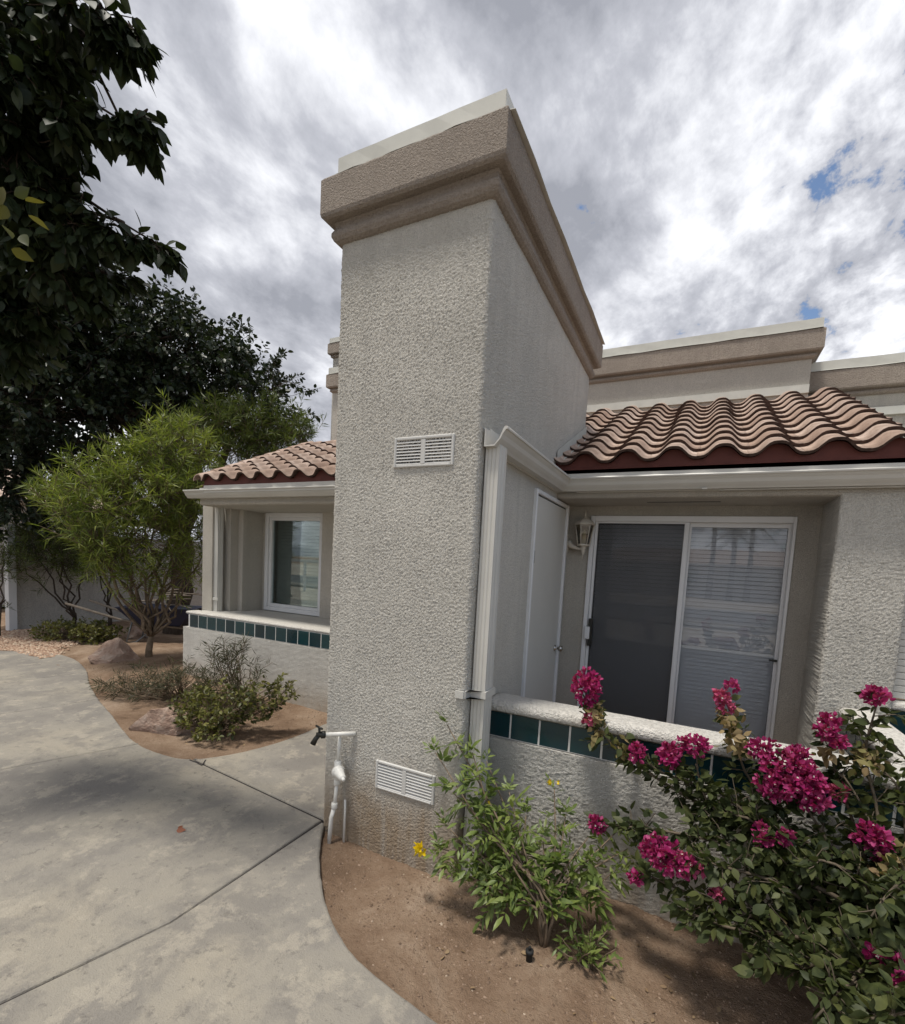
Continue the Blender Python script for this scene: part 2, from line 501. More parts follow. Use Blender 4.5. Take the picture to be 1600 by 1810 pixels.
g = tag(MB().add([(-400, -400, -.16), (400, -400, -.16), (400, 400, -.16), (-400, 400, -.16)], [(0, 1, 2, 3)]).build('ground', M['soil']), kind='structure')
def sheet(name, x0, x1, y0, y1, res, hf, mat):
    nx = int((x1 - x0) / res) + 1; ny = int((y1 - y0) / res) + 1
    X = np.linspace(x0, x1, nx); Y = np.linspace(y0, y1, ny)
    V = np.array([(x, y, hf(x, y)) for y in Y for x in X])
    I = np.arange(nx * ny).reshape(ny, nx)
    F = np.stack([I[:-1, :-1], I[:-1, 1:], I[1:, 1:], I[1:, :-1]], -1).reshape(-1, 4)
    return np_mesh(name, V, F, mat)
tag(sheet('planting_bed', -1.95, 2.2, 1.1, 2.45, .016, soil_h, M['soil']), 'brown bare soil bed in front of the low patio wall', kind='structure')
tag(sheet('planting_bed', -11.5, -1.95, 1.2, 9.0, .05, soil_h, M['soil']), 'brown soil bed beside the curved path', kind='structure')

path = bpy.data.objects.new('path', None); place(path, None)
tag(path, 'pale stained concrete garden path with dark joints', kind='structure')


def slab(poly, top=0.0, depth=.11):
    # a slab with softly rounded arrises
    p = np.array(poly, float); n = len(p)
    nxt = np.roll(p, -1, 0) - p; prv = p - np.roll(p, 1, 0)
    t_ = nxt / (np.linalg.norm(nxt, axis=1, keepdims=True) + 1e-9) + prv / (np.linalg.norm(prv, axis=1, keepdims=True) + 1e-9)
    t_ /= np.linalg.norm(t_, axis=1, keepdims=True) + 1e-9
    inn = np.stack([-t_[:, 1], t_[:, 0]], 1)
    jit = np.array([.004 * fbm(q[0], q[1], 5, 14, 3) for q in p])[:, None]
    rings = []
    for off, z in ((0.004, -depth), (0.0, -.012), (.004, -.004), (.012, 0.)):
        q = p + inn * (off + jit)
        rings.append([(a[0], a[1], top + z) for a in q])
    mb = MB().loft(rings, True, False, False)
    vv, _, ff, _, _, _ = delaunay_2d_cdt([Vector((a[0], a[1])) for a in rings[-1]], [(k, (k + 1) % n) for k in range(n)], [], 1, 1e-5)
    mb.add([(q.x, q.y, top) for q in vv], ff)
    return mb.build('slab', M['concrete'], path)


def cut(edge, xa, xb):
    return [tuple(p) for p in edge if xa < p[0] < xb]
G = .0042
LOW = -3.2
# joint lines (upper point, lower point)
def upto(edge, k0, k1):
    return [tuple(p) for p in edge[k0:k1]]
iA = [int(np.argmin(np.abs(edgeA[:, 0] - x))) for x in (-6.45, -5.22, -3.78)]
jL = [((-6.45, edgeA[iA[0], 1]), (-7.4, LOW)), ((-5.22, edgeA[iA[1], 1]), (-6.6, LOW)), ((-3.79, edgeA[iA[2], 1]), (-5.75, LOW))]
def sh(p, d): return (p[0] + d, p[1])
# slab far left
slab([(-14, LOW), sh(jL[0][1], -G)] + [sh(jL[0][0], -G)] + upto(edgeA, 0, iA[0])[::-1])
slab([sh(jL[0][1], G), sh(jL[1][1], -G), sh(jL[1][0], -G)] + upto(edgeA, iA[0] + 1, iA[1])[::-1] + [sh(jL[0][0], G)])
slab([sh(jL[1][1], G), sh(jL[2][1], -G), sh(jL[2][0], -G)] + upto(edgeA, iA[1] + 1, iA[2])[::-1] + [sh(jL[1][0], G)])
iJ = int(np.argmin(np.hypot(edgeA[:, 0] + 3.21, edgeA[:, 1] - 2.23)))
slab([sh(jL[2][1], G), (-2.55, LOW), (-1.956, .68), (-1.823, 1.18), (-1.836, 2.105), tuple(edgeA[iJ])] + upto(edgeA, iA[2] + 1, iJ)[::-1] + [sh(jL[2][0], G)])
slab([(edgeA[iJ][0] + .03, edgeA[iJ][1] + .012), (-1.845, 2.118), (-1.822, 2.118), (-1.822, 4.1), (-2.85, 4.1)] + upto(edgeA, iJ + 1, len(edgeA))[::-1])
slab([(-2.543, LOW), (3.4, LOW)] + [tuple(p) for p in edgeB[::-1]] + [(-1.822, 2.09), (-1.817, 1.18), (-1.950, .68)])
def jstrip(pts, w=.016):
    mb = MB()
    for a, b in zip(pts[:-1], pts[1:]):
        d = np.array(b) - np.array(a); n_ = np.array([-d[1], d[0]]); n_ = n_ / np.linalg.norm(n_) * w
        a = np.array(a); b = np.array(b)
        mb.add([(*(a + n_), -.010), (*(a - n_), -.010), (*(b - n_), -.010), (*(b + n_), -.010)], [(0, 1, 2, 3)])
    mb.build('joint_fill', M['joint'], path)
for hi_p, lo_p in jL: jstrip([hi_p, lo_p])
jstrip([(-2.54, LOW), (-1.953, .68), (-1.82, 1.18), (-1.832, 2.1)])
jstrip([tuple(edgeA[iJ] + np.array([.03, 0])), (-1.835, 2.108)])
# hairline crack beside the bed
cr = [onz(u, v, .0016) for u, v in [(335, 1343), (348, 1348), (357, 1353), (364, 1343)]]
mb = MB()
for a, b in zip(cr[:-1], cr[1:]):
    d = b - a; n_ = np.array([-d[1], d[0], 0]); n_ = n_ / np.linalg.norm(n_) * .005
    mb.add([a + n_, a - n_, b - n_, b + n_], [(0, 1, 2, 3)])
mb.build('crack', M['joint'], path)

# gravel and pebbles (nobody could count them)
ICO = np.array([(0, 0, 1), (.9, 0, .1), (.2, .85, -.05), (-.75, .5, .08), (-.7, -.55, -.04), (.3, -.85, .06), (0, 0, -.8)], float)
ICOF = np.array([(0, 1, 2), (0, 2, 3), (0, 3, 4), (0, 4, 5), (0, 5, 1), (6, 2, 1), (6, 3, 2), (6, 4, 3), (6, 5, 4), (6, 1, 5)])
def stones(name, P, S, mat, label, cat):
    n = len(P); a = rng.uniform(0, 6.28, n); c, s = np.cos(a), np.sin(a)
    T = ICO[None] * rng.uniform(.6, 1.2, (n, 7, 1)) * np.array([1, 1, .62])
    X = T[:, :, 0] * c[:, None] - T[:, :, 1] * s[:, None]; Y = T[:, :, 0] * s[:, None] + T[:, :, 1] * c[:, None]
    V = np.stack([X, Y, T[:, :, 2]], -1) * S[:, None, None] + P[:, None, :]
    F = (ICOF[None] + (np.arange(n) * 7)[:, None, None]).reshape(-1, 3)
    return tag(np_mesh(name, V.reshape(-1, 3), F, mat, smooth=False), label, cat, kind='stuff')


def inside_bedB(x, y):
    yb = np.interp(x, edgeB[:, 0], edgeB[:, 1])
    return y > yb + .02
pts = []
while len(pts) < 6000:
    x, y = rng.uniform(-1.75, 1.6), rng.uniform(1.3, 2.38)
    k = .45 + .8 * fbm(x, y, 9, 2.6, 3)
    if inside_bedB(x, y) and rng.random() < k and not (y > 2.06 and x < -.93): pts.append((x, y, soil_h(x, y)))
P = np.array(pts); S = np.abs(rng.normal(.0035, .0022, len(P))) + .0016
stones('soil_grit', P, S, M['pebble'], 'fine grit and small pebbles lying on the brown soil', 'grit')
pts = []
while len(pts) < 2500:
    x, y = rng.uniform(-7, -2), rng.uniform(2.2, 3.7)
    ya = np.interp(x, edgeA[:480, 0], edgeA[:480, 1])
    if y > ya + .03 and x < -2.95 + .0 * y: pts.append((x, y, soil_h(x, y)))
P = np.array(pts); stones('soil_grit', P, np.abs(rng.normal(.004, .003, len(P))) + .002, M['pebble'], 'fine grit on the soil beside the curved path', 'grit')
pts = []
while len(pts) < 6500:
    x, y = rng.uniform(-10.4, -7.6), rng.uniform(2.7, 4.9)
    ya = np.interp(x, edgeA[:310, 0], edgeA[:310, 1])
    if y > ya + .04 and (x + 10.4) / 2.8 + (y - 3.0) / 2.4 < 1.05 + .1 * rng.random(): pts.append((x, y, soil_h(x, y) + .012))
P = np.array(pts); stones('gravel', P, rng.uniform(.012, .03, len(P)), M['gravel'], 'tan gravel beyond the far end of the path', 'gravel')

# ------------------------------------------------------------------ house
house = thing('house', (0, 4, 0), 'single storey stucco house with tall chimney block and clay tile roof', 'house')


def stucco_prism(name, x0, x1, y0, y1, z0, z1, mat, parent, res=.008, amp=.004, r=.022, dense=('front', 'right'), top=True):
    """Plastered block: rounded arrises and a real lumpy surface on the faces that can be seen."""
    def seg(a, b, fine):
        L = math.dist(a, b); n = max(1, int(L / ((res * (1.5 if L > 1.5 else 1.)) if fine else .12)))
        return [(a[0] + (b[0] - a[0]) * k / n, a[1] + (b[1] - a[1]) * k / n) for k in range(n)]
    def arc(cx_, cy_, a0, fine):
        n = 5
        return [(cx_ + r * math.cos(a0 + k / n * math.pi / 2), cy_ + r * math.sin(a0 + k / n * math.pi / 2)) for k in range(n)]
    pl = []; nr = []
    def put(pp, nn):
        for p in pp: pl.append(p); nr.append(nn if nn is not None else None)
    put(seg((x0 + r, y0), (x1 - r, y0), 'front' in dense), (0, -1))
    for k, p in enumerate(arc(x1 - r, y0 + r, -math.pi / 2, 1)): pl.append(p); a_ = -math.pi / 2 + k / 5 * math.pi / 2; nr.append((math.cos(a_), math.sin(a_)))
    put(seg((x1, y0 + r), (x1, y1 - r), 'right' in dense), (1, 0))
    for k, p in enumerate(arc(x1 - r, y1 - r, 0, 1)): pl.append(p); a_ = k / 5 * math.pi / 2; nr.append((math.cos(a_), math.sin(a_)))
    put(seg((x1 - r, y1), (x0 + r, y1), False), (0, 1))
    for k, p in enumerate(arc(x0 + r, y1 - r, math.pi / 2, 1)): pl.append(p); a_ = math.pi / 2 + k / 5 * math.pi / 2; nr.append((math.cos(a_), math.sin(a_)))
    put(seg((x0, y1 - r), (x0, y0 + r), 'left' in dense), (-1, 0))
    for k, p in enumerate(arc(x0 + r, y0 + r, math.pi, 1)): pl.append(p); a_ = math.pi + k / 5 * math.pi / 2; nr.append((math.cos(a_), math.sin(a_)))
    n = len(pl); nz = max(2, int((z1 - z0) / res)); Z = np.linspace(z0, z1, nz + 1)
    V = np.empty((nz + 1, n, 3))
    for k, zc in enumerate(Z):
        for i, (p, nn) in enumerate(zip(pl, nr)):
            d = amp * (mnoise.noise((p[0] * 150, p[1] * 150, zc * 150)) * 1.0 + random.gauss(0, .22) + mnoise.noise((p[0] * 4, p[1] * 4, zc * 4)) * .7)
            V[k, i] = (p[0] + nn[0] * d, p[1] + nn[1] * d, zc)
    I = np.arange((nz + 1) * n).reshape(nz + 1, n); J = np.roll(I, -1, 1)
    F = np.stack([I[:-1], J[:-1], J[1:], I[1:]], -1).reshape(-1, 4)
    o = np_mesh(name, V.reshape(-1, 3), F, mat, parent)
    return o


CX0, CX1, CY0, CY1 = -1.81, -.94, 2.08, 4.28
chimney = stucco_prism('chimney', CX0, CX1, CY0, CY1, -.16, 3.24, M['stucco'], house, res=.0045, amp=.0040)


def ring_profile(name, prof, x0, x1, y0, y1, mat, parent, smooth=False):
    mb = MB(); rings = []
    for off, z in prof:
        rings.append([(x0 - off, y0 - off, z), (x1 + off, y0 - off, z), (x1 + off, y1 + off, z), (x0 - off, y1 + off, z)])
    mb.loft(rings, True, True, smooth)
    return mb.build(name, mat, parent)
ring_profile('bead_moulding', [(-.02, 3.185), (.010, 3.190), (.026, 3.200), (.036, 3.218), (.036, 3.236), (.028, 3.252), (.022, 3.258), (.022, 3.275), (.030, 3.283), (.03, 3.289), (-.02, 3.289)], CX0, CX1, CY0, CY1, M['stucco_tan'], chimney)
ring_profile('cornice_band', [(-.02, 3.290), (.062, 3.290), (.074, 3.300), (.078, 3.315), (.078, 3.478), (.068, 3.492), (-.02, 3.496)], CX0, CX1, CY0, CY1, M['stucco_tan'], chimney)
# sheet metal coping: front strip and side strip, each with a kicked-out drip edge
def coping(name, p0, p1, outward, z0, z1, parent, tilt=.0, kick=.022):
    p0 = np.array([*p0, 0.]); p1 = np.array([*p1, 0.]); o_ = np.array([*outward, 0.]); up = np.array([0, 0, 1.])
    prof = [(-.20, z1 - .001), (.0, z1), (.0, z0 + .010), (kick, z0), (kick, z0 - .003), (-.003, z0 + .006), (-.004, z1 - .006), (-.20, z1 - .006)]
    n = 9; rings = []
    for k in range(n):
        q = p0 + (p1 - p0) * k / (n - 1)
        w = .0025 * math.sin(k * 2.3 + z1 * 7)
        rings.append([q + o_ * (a + (w if zc < z0 + .02 else 0)) + up * (zc + w * (1 if zc < z0 + .02 else .4)) for a, zc in prof])
    return MB().loft(rings, True, True).build(name, M['flashing'], parent)
coping('flashing', (CX0 + .01, CY0 - .052), (CX1 + .052, CY0 - .052), (0, -1), 3.488, 3.578, chimney)
coping('flashing', (CX1 + .054, CY0 - .05), (CX1 + .054, CY1 + .06), (1, 0), 3.486, 3.576, chimney, kick=.045)
coping('flashing', (CX0 + .008, CY1 + .06), (CX0 + .008, CY0 - .05), (-1, 0), 3.486, 3.576, chimney)
box('coping_top', M['flashing'], chimney, CX0 + .05, CX1 + .02, CY0 - .02, CY1 + .04, 3.46, 3.566)


def vent(xa, xb, z0, z1):
    v = bpy.data.objects.new('vent', None); v.matrix_basis = Matrix.Translation(((xa + xb) / 2, CY0, z0)); place(v, house)
    y = CY0 + .001
    box('slot_shade', M['dark'], v, xa + .01, xb - .01, y - .001, y + .03, z0 + .01, z1 - .01)  # dark block flush with the wall, stands in for the shade between slats
    fr = .016; mid_ = (xa + xb) / 2
    mb = MB()
    mb.box(xa, xa + fr, y - .010, y + .02, z0, z1, .004).box(xb - fr, xb, y - .010, y + .02, z0, z1, .004)
    mb.box(xa + fr, xb - fr, y - .010, y + .02, z0, z0 + fr * .8, .004).box(xa + fr, xb - fr, y - .010, y + .02, z1 - fr, z1, .004)
    mb.box(mid_ - .013, mid_ + .013, y - .009, y + .02, z0 + fr * .8, z1 - fr, .002)
    mb.build('frame', M['vent'], v)
    n = 8
    for sx0, sx1 in ((xa + fr, mid_ - .013), (mid_ + .013, xb - fr)):
        for k in range(n):
            za = z0 + fr * .8 + (z1 - z0 - fr * 1.8) * (k + .5) / n
            MB().add([(sx0, y - .008, za - .008), (sx1, y - .008, za - .008), (sx1, y + .004, za + .006), (sx0, y + .004, za + .006),
                      (sx0, y - .008, za - .0055), (sx1, y - .008, za - .0055), (sx1, y + .004, za + .0085), (sx0, y + .004, za + .0085)],
                     [(0, 1, 2, 3), (7, 6, 5, 4), (0, 4, 5, 1), (3, 2, 6, 7), (0, 3, 7, 4), (1, 5, 6, 2)]).build('slat', M['vent'], v)
vent(-1.415, -1.072, 2.018, 2.168)
vent(-1.445, -1.08, .315, .472)

# --- right-hand porch front
WY = 3.92
box('rear_wall', M['stucco_shade'], house, -.94, -.765, WY, WY + .15, -.1, 2.062)
MB().box(-.765, .59, WY, WY + .15, 1.988, 2.062).build('rear_wall', M['stucco_shade'], house)
box('rear_wall', M['stucco_shade'], house, .59, .74, WY, WY + .15, -.1, 2.062)
stucco_prism('pillar', .72, 1.068, 3.5, 4.1, -.12, 2.075, M['stucco'], house, res=.0055, amp=.0048, r=.02, dense=('front',))
# beam above the porch with a soft lower arris
rings = []
for x in (-.939, 3.2):
    rings.append([(x, 3.505, 2.24), (x, 3.505, 2.11), (x, 3.497, 2.095), (x, 3.497, 2.080), (x, 3.507, 2.066), (x, 3.53, 2.060), (x, 4.2, 2.060), (x, 4.2, 2.24)])
MB().loft(rings, True, True).build('porch_beam', M['stucco_shade'], house)
box('soffit_slot', M['dark'], house, -.34, .12, 3.70, 3.706, 2.057, 2.0605)
box('fascia_board', M['gutter'], house, -.80, 3.2, 3.49, 3.503, 2.10, 2.238)
box('fascia_board', M['gutter'], house, -.939, -.925, 2.16, 3.49, 2.10, 2.20)


def gutter_profile(h=.085, d=.108):
    # K-style: outward distance, height above the bottom
    return [(0, h), (0, 0), (.052, 0), (.060, .010), (.072, .022), (.082, .034), (.090, .052), (.098, .062), (d - .003, h - .012), (d + .004, h - .012), (d + .006, h - .004), (d + .002, h + .002), (d - .010, h + .001), (d - .013, h - .004), (d - .016, h - .010), (.075, .036), (.05, .006), (.005, .006), (.004, h)]
def gutter(pts, outs, zb, name='gutter'):
    rings = []
    for p, o_ in zip(pts, outs):
        rings.append([np.array([p[0] + o_[0] * a, p[1] + o_[1] * a, zb + b]) for a, b in gutter_profile()])
    return MB().loft(rings, True, True).build(name, M['gutter'], house)
gutter([(-.93, 2.105), (-.93, 3.49), (3.2, 3.49)], [(1, 0), (1, -1), (0, -1)], 2.105)
# hanger seam and joint sleeve
MB().box(.0, .03, 3.40, 3.45, 2.098, 2.104).build('gutter_seam', M['gutter'], house)
MB().box(.10, 1.6, 3.46, 3.487, 2.097, 2.103).build('gutter_seam', M['gutter'], house)


def downspout(x0, x1, y0, y1, z0, z1, parent, ridge=True):
    # corrugated rectangular leader
    n = 14; outline = []
    for k in range(n + 1):
        x = x0 + (x1 - x0) * k / n
        outline.append((x, y0 + (.004 if (ridge and k % 4 == 2 and 0 < k < n) else 0)))
    m_ = 10
    for k in range(1, m_ + 1):
        y = y0 + (y1 - y0) * k / m_
        outline.append((x1 - (.004 if (ridge and k % 4 == 2 and k < m_) else 0), y))
    outline += [(x0, y1)]
    rings = [[(x, y, z) for x, y in outline] for z in (z0, z1)]
    return MB().loft(rings, True, True).build('downspout', M['gutter'], parent)
dsp = downspout(-.932, -.862, 2.135, 2.235, -.03, 2.12, house)
mb = MB()
mb.loft([[(x, y, z) for x, y in ((-.99, 2.064), (-.945, 2.064), (-.938, 2.122), (-.852, 2.122), (-.852, 2.25), (-.860, 2.25), (-.860, 2.132), (-.932, 2.132), (-.938, 2.074), (-.99, 2.074))] for z in (.897, .933)]).build('strap', M['gutter'], dsp)

# closet door in the chimney block's side
dr = bpy.data.objects.new('closet_door', None); dr.matrix_basis = Matrix.Translation((-.935, 3.38, 0)); place(dr, house)
box('panel', M['doorpaint'], dr, -.945, -.928, 2.985, 3.755, .03, 2.012, bev=.003)
mb = MB(); mb.box(-.95, -.918, 2.955, 2.978, .0, 2.05, .004).box(-.95, -.912, 3.762, 3.80, .0, 2.05, .004).box(-.95, -.918, 2.978, 3.762, 2.022, 2.05, .004)
mb.build('frame', M['white_frame'], dr)
box('shadow_gap', M['dark'], dr, -.947, -.935, 2.979, 3.761, .0, 2.021)
kn = MB().lathe([(.026, 0), (.026, .006), (.010, .010), (.010, .028), (.020, .034), (.025, .046), (.022, .058), (.008, .064)], (-.928, 3.70, .93), 16, (1, 0, 0)).build('knob', M['chrome'], dr)
MB().box(-.93, -.921, 2.982, 2.992, 1.58, 1.66).build('hinge', M['brassy'], dr)

# sliding door
sl = bpy.data.objects.new('sliding_door', None); sl.matrix_basis = Matrix.Translation((-.09, WY, 0)); place(sl, house)
f = .034; X0, X1, Z0, Z1 = -.763, .588, .02, 1.986
mb = MB(); ya, yb = WY - .018, WY + .09
mb.box(X0, X0 + f, ya, yb, Z0, Z1, .003).box(X1 - f * .55, X1, ya, yb, Z0, Z1, .003).box(X0 + f, X1 - f * .55, ya, yb, Z1 - f * 1.3, Z1, .003).box(X0 + f, X1 - f * .55, ya, yb, Z0, Z0 + f, .003)
mb.build('frame', M['white_frame'], sl)
xm = -.085
mb = MB(); y0_, y1_ = WY + .002, WY + .03
mb.box(X0 + f + .002, X0 + f + .022, y0_, y1_, Z0 + f, Z1 - f * 1.3, .002).box(xm - .004, xm + .03, y0_ - .006, y1_, Z0 + f, Z1 - f * 1.3, .003)
mb.box(X0 + f + .022, xm - .004, y0_, y1_, Z0 + f, Z0 + f + .05).box(X0 + f + .022, xm - .004, y0_, y1_, Z1 - f * 1.3 - .012, Z1 - f * 1.3 - .001)
mb.build('screen_frame', M['white_frame'], sl)
MB().add([(X0 + f + .02, WY + .016, Z0 + f + .04), (xm - .002, WY + .016, Z0 + f + .04), (xm - .002, WY + .016, Z1 - f * 1.3 - .01), (X0 + f + .02, WY + .016, Z1 - f * 1.3 - .01)], [(0, 1, 2, 3)]).build('insect_screen', M['screen'], sl)
mb = MB(); y0_, y1_ = WY + .035, WY + .065
mb.box(xm + .031, xm + .046, y0_, y1_, Z0 + f, Z1 - f * 1.3).box(X1 - f * .55 - .018, X1 - f * .55, y0_, y1_, Z0 + f, Z1 - f * 1.3).box(xm + .046, X1 - f * .55 - .018, y0_, y1_, Z1 - f * 1.3 - .03, Z1 - f * 1.3)
mb.build('sash', M['white_frame'], sl)
box('pane', M['glass'], sl, X0 + f, xm + .03, WY + .050, WY + .054, Z0 + f, Z1 - f * 1.3)
box('pane', M['glass'], sl, xm + .03, X1 - f * .55 - .01, WY + .056, WY + .060, Z0 + f, Z1 - f * 1.3)
mb = MB(); mb.box(X0 + f - .012, X0 + f + .026, WY - .050, WY - .019, 1.005, 1.105, .004); mb.build('handle', M['white_frame'], sl)
mb = MB(); mb.box(X0 + f + .012, X0 + f + .042, WY - .030, WY + .012, .95, 1.17, .003); mb.build('latch_plate', M['brassy'], sl)
MB().box(X1 - .068, X1 - .02, WY + .018, WY + .034, .99, 1.005, .003).build('lock_pin', M['brassy'], sl)
mb = MB()
zc = Z0 + .05
while zc < Z1 - .06:
    mb.add([(X0 + .05, WY + .115, zc), (X1 - .03, WY + .115, zc), (X1 - .03, WY + .127, zc + .0285), (X0 + .05, WY + .127, zc + .0285)], [(0, 1, 2, 3)])
    zc += .030
tag(mb.build('blind', M['blind'], sl), kind='stuff')
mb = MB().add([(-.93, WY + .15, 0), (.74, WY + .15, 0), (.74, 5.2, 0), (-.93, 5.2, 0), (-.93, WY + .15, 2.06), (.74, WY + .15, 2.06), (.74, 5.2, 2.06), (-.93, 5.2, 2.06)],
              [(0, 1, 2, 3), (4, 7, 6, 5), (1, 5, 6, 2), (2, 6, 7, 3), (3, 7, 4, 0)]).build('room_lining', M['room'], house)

# the next bay on the right: roller shutter over a window, sill and tiled dado
wn2 = bpy.data.objects.new('shutter_window', None); wn2.matrix_basis = Matrix.Translation((1.6, 3.62, .9)); place(wn2, house)
MB().box(1.07, 2.6, 3.66, 3.70, .9, 2.07).build('backing', M['dark'], wn2)
for k in range(30):
    z = .905 + k * .0385
    MB().box(1.085, 2.6, 3.628, 3.648, z, z + .0365, .004).build('slat', M['gutter'], wn2)
MB().box(1.068, 1.085, 3.60, 3.70, .88, 2.07).build('frame', M['white_frame'], wn2)
stucco_prism('pillar', 2.55, 3.2, 3.5, 4.1, -.12, 2.075, M['stucco'], house, res=.05, amp=.003, r=.02)

# --- roofs
PITCH, TILE_W, EXPO = .46, .277, .215
TH = math.atan(PITCH); CO, SI = math.cos(TH), math.sin(TH)
def tile_mesh(name, L=.265, half=False, thick=.017):
    # S-profile: x across, y up the slope, z proud of the slope
    n = 15; prof = []
    for k in range(n + 1):
        u = k / n
        x = (u - .5) * TILE_W * 1.05
        ph = 2 * math.pi * (u * 1.05 - .02)
        z = .038 * (-math.cos(ph) + .10 * math.cos(3 * ph))
        prof.append((x, z))
    v = []; fc = []; mi = []
    for y, dz in ((0, .026), (L, 0.0)):
        v += [(x, y, z + dz) for x, z in prof]; v += [(x, y, z + dz - thick) for x, z in prof]
    m_ = n + 1
    for k in range(n):
        fc.append((k, k + 1, 2 * m_ + k + 1, 2 * m_ + k)); mi.append(0)
        fc.append((m_ + k + 1, m_ + k, 3 * m_ + k, 3 * m_ + k + 1)); mi.append(1)
        fc.append((m_ + k, m_ + k + 1, k + 1, k)); mi.append(1)
    fc.append((0, 2 * m_, 3 * m_, m_)); mi.append(1); fc.append((n, m_ + n, 3 * m_ + n, 2 * m_ + n)); mi.append(1)
    me = bpy.data.meshes.new(name); me.from_pydata(v, [], fc)
    me.materials.append(M['clay']); me.materials.append(M['clay_edge'])
    me.polygons.foreach_set('material_index', mi)
    me.polygons.foreach_set('use_smooth', [len(set((i // m_) for i in q)) == 2 and abs(v[q[0]][1] - v[q[2]][1]) > .1 for q in fc])
    me.update()
    return me
TILE = tile_mesh('roof_tile')
ROLLME = None


def roof(name, xs, y0, z0, rows, xa, xb, yt):
    r = bpy.data.objects.new(name, None); r.matrix_basis = Matrix.Translation((xs[0], y0, z0)); place(r, house)
    MB().add([(xa, y0 + .03, z0 - .055), (xb, y0 + .03, z0 - .055), (xb, yt, z0 - .055 + (yt - y0 - .03) * PITCH), (xa, yt, z0 - .055 + (yt - y0 - .03) * PITCH),
              (xa, y0 + .03, z0 - .085), (xb, y0 + .03, z0 - .085), (xb, yt, z0 - .085 + (yt - y0 - .03) * PITCH), (xa, yt, z0 - .085 + (yt - y0 - .03) * PITCH)],
             [(0, 1, 2, 3), (7, 6, 5, 4), (0, 4, 5, 1), (1, 5, 6, 2), (3, 2, 6, 7), (0, 3, 7, 4)]).build('deck', M['birdstop'], r)
    rot = Matrix.Rotation(TH, 4, 'X')
    for j in range(rows):
        for x in xs:
            if CX0 - .1 < x < CX1 - .02 and CY0 < y0 + j * EXPO * CO < CY1 - .05 and not x > -1.1: continue     # the chimney block stands here
            if x < -1.95 and name == 'roof' and xs[-1] > 0: continue
            s = j * EXPO + random.uniform(-.006, .006)
            o = bpy.data.objects.new('roof_tile', TILE)
            o.matrix_basis = Matrix.Translation((x + random.uniform(-.003, .003), y0 + s * CO, z0 + s * SI)) @ rot @ Matrix.Rotation(random.uniform(-.012, .012), 4, 'Z') @ Matrix.Rotation(random.uniform(-.008, .008), 4, 'Y')
            place(o, r)
    return r
# trough at x, crest half a pitch away; the mesh is centred on a crest
EY, EZ = 3.36, 2.300
xsR = [-.593 + TILE_W * (k - .5) for k in range(-5, 7)]
rfR = roof('roof', xsR, EY, EZ, 11, -.935, 1.06, 5.5)
# red closure board behind the eave tiles
def closure(xa, xb, y, zb, z0, xs, parent):
    n = int((xb - xa) / .018); top = []
    for k in range(n + 1):
        x = xa + (xb - xa) * k / n
        u = ((x - xs[0]) / TILE_W + .5) % 1.0
        ph = 2 * math.pi * u
        top.append((x, z0 + .038 * (-math.cos(ph) + .10 * math.cos(3 * ph)) + .004))
    v = [(x, y, zb) for x, _ in top] + [(x, y, z) for x, z in top] + [(x, y + .02, zb) for x, _ in top] + [(x, y + .02, z) for x, z in top]
    m_ = len(top); fc = []
    for k in range(m_ - 1):
        fc += [(k, k + 1, m_ + k + 1, m_ + k), (2 * m_ + k + 1, 2 * m_ + k, 3 * m_ + k, 3 * m_ + k + 1), (m_ + k, m_ + k + 1, 3 * m_ + k + 1, 3 * m_ + k)]
    fc += [(0, m_, 3 * m_, 2 * m_), (m_ - 1, 3 * m_ - 1, 4 * m_ - 1, 2 * m_ - 1)]
    return MB().add(v, fc).build('eave_closure', M['birdstop'], parent)
closure(-.935, 1.06, EY + .034, 2.232, EZ + .008, xsR, rfR)
MB().add([(-2.0, 4.29, EZ - .02 + (4.29 - EY) * PITCH - .05), (-.935, 4.29, EZ - .02 + (4.29 - EY) * PITCH - .05), (-.935, 5.5, EZ - .07 + (5.5 - EY) * PITCH), (-2.0, 5.5, EZ - .07 + (5.5 - EY) * PITCH)], [(0, 1, 2, 3)]).build('deck', M['birdstop'], rfR)
box('drip_edge', M['gutter'], rfR, -.93, 3.2, EY + .030, EY + .033, 2.17, 2.240)
# roof against the chimney: bent flashing
MB().add([(-.932, 3.40, 2.30), (-.932, 3.40, 2.385), (-.932, 4.28, 2.385 + .88 * PITCH), (-.932, 4.28, 2.30 + .88 * PITCH), (-.90, 3.40, 2.30), (-.90, 4.28, 2.30 + .88 * PITCH)],
         [(0, 3, 2, 1), (0, 4, 5, 3), ]).build('step_flashing', M['flashing'], rfR)
box('gable_wall', M['stucco_shade'], house, .98, 1.05, 3.55, 5.5, 2.0, 2.26)
MB().add([(.98, 3.55, 2.24), (1.05, 3.55, 2.24), (1.05, 5.5, 2.24), (.98, 5.5, 2.24), (.98, 5.5, 3.2), (1.05, 5.5, 3.2)], [(0, 1, 2, 3), (2, 5, 4, 3), (1, 5, 2), (0, 3, 4), (0, 4, 5, 1)]).build('gable_wall', M['stucco_shade'], house)


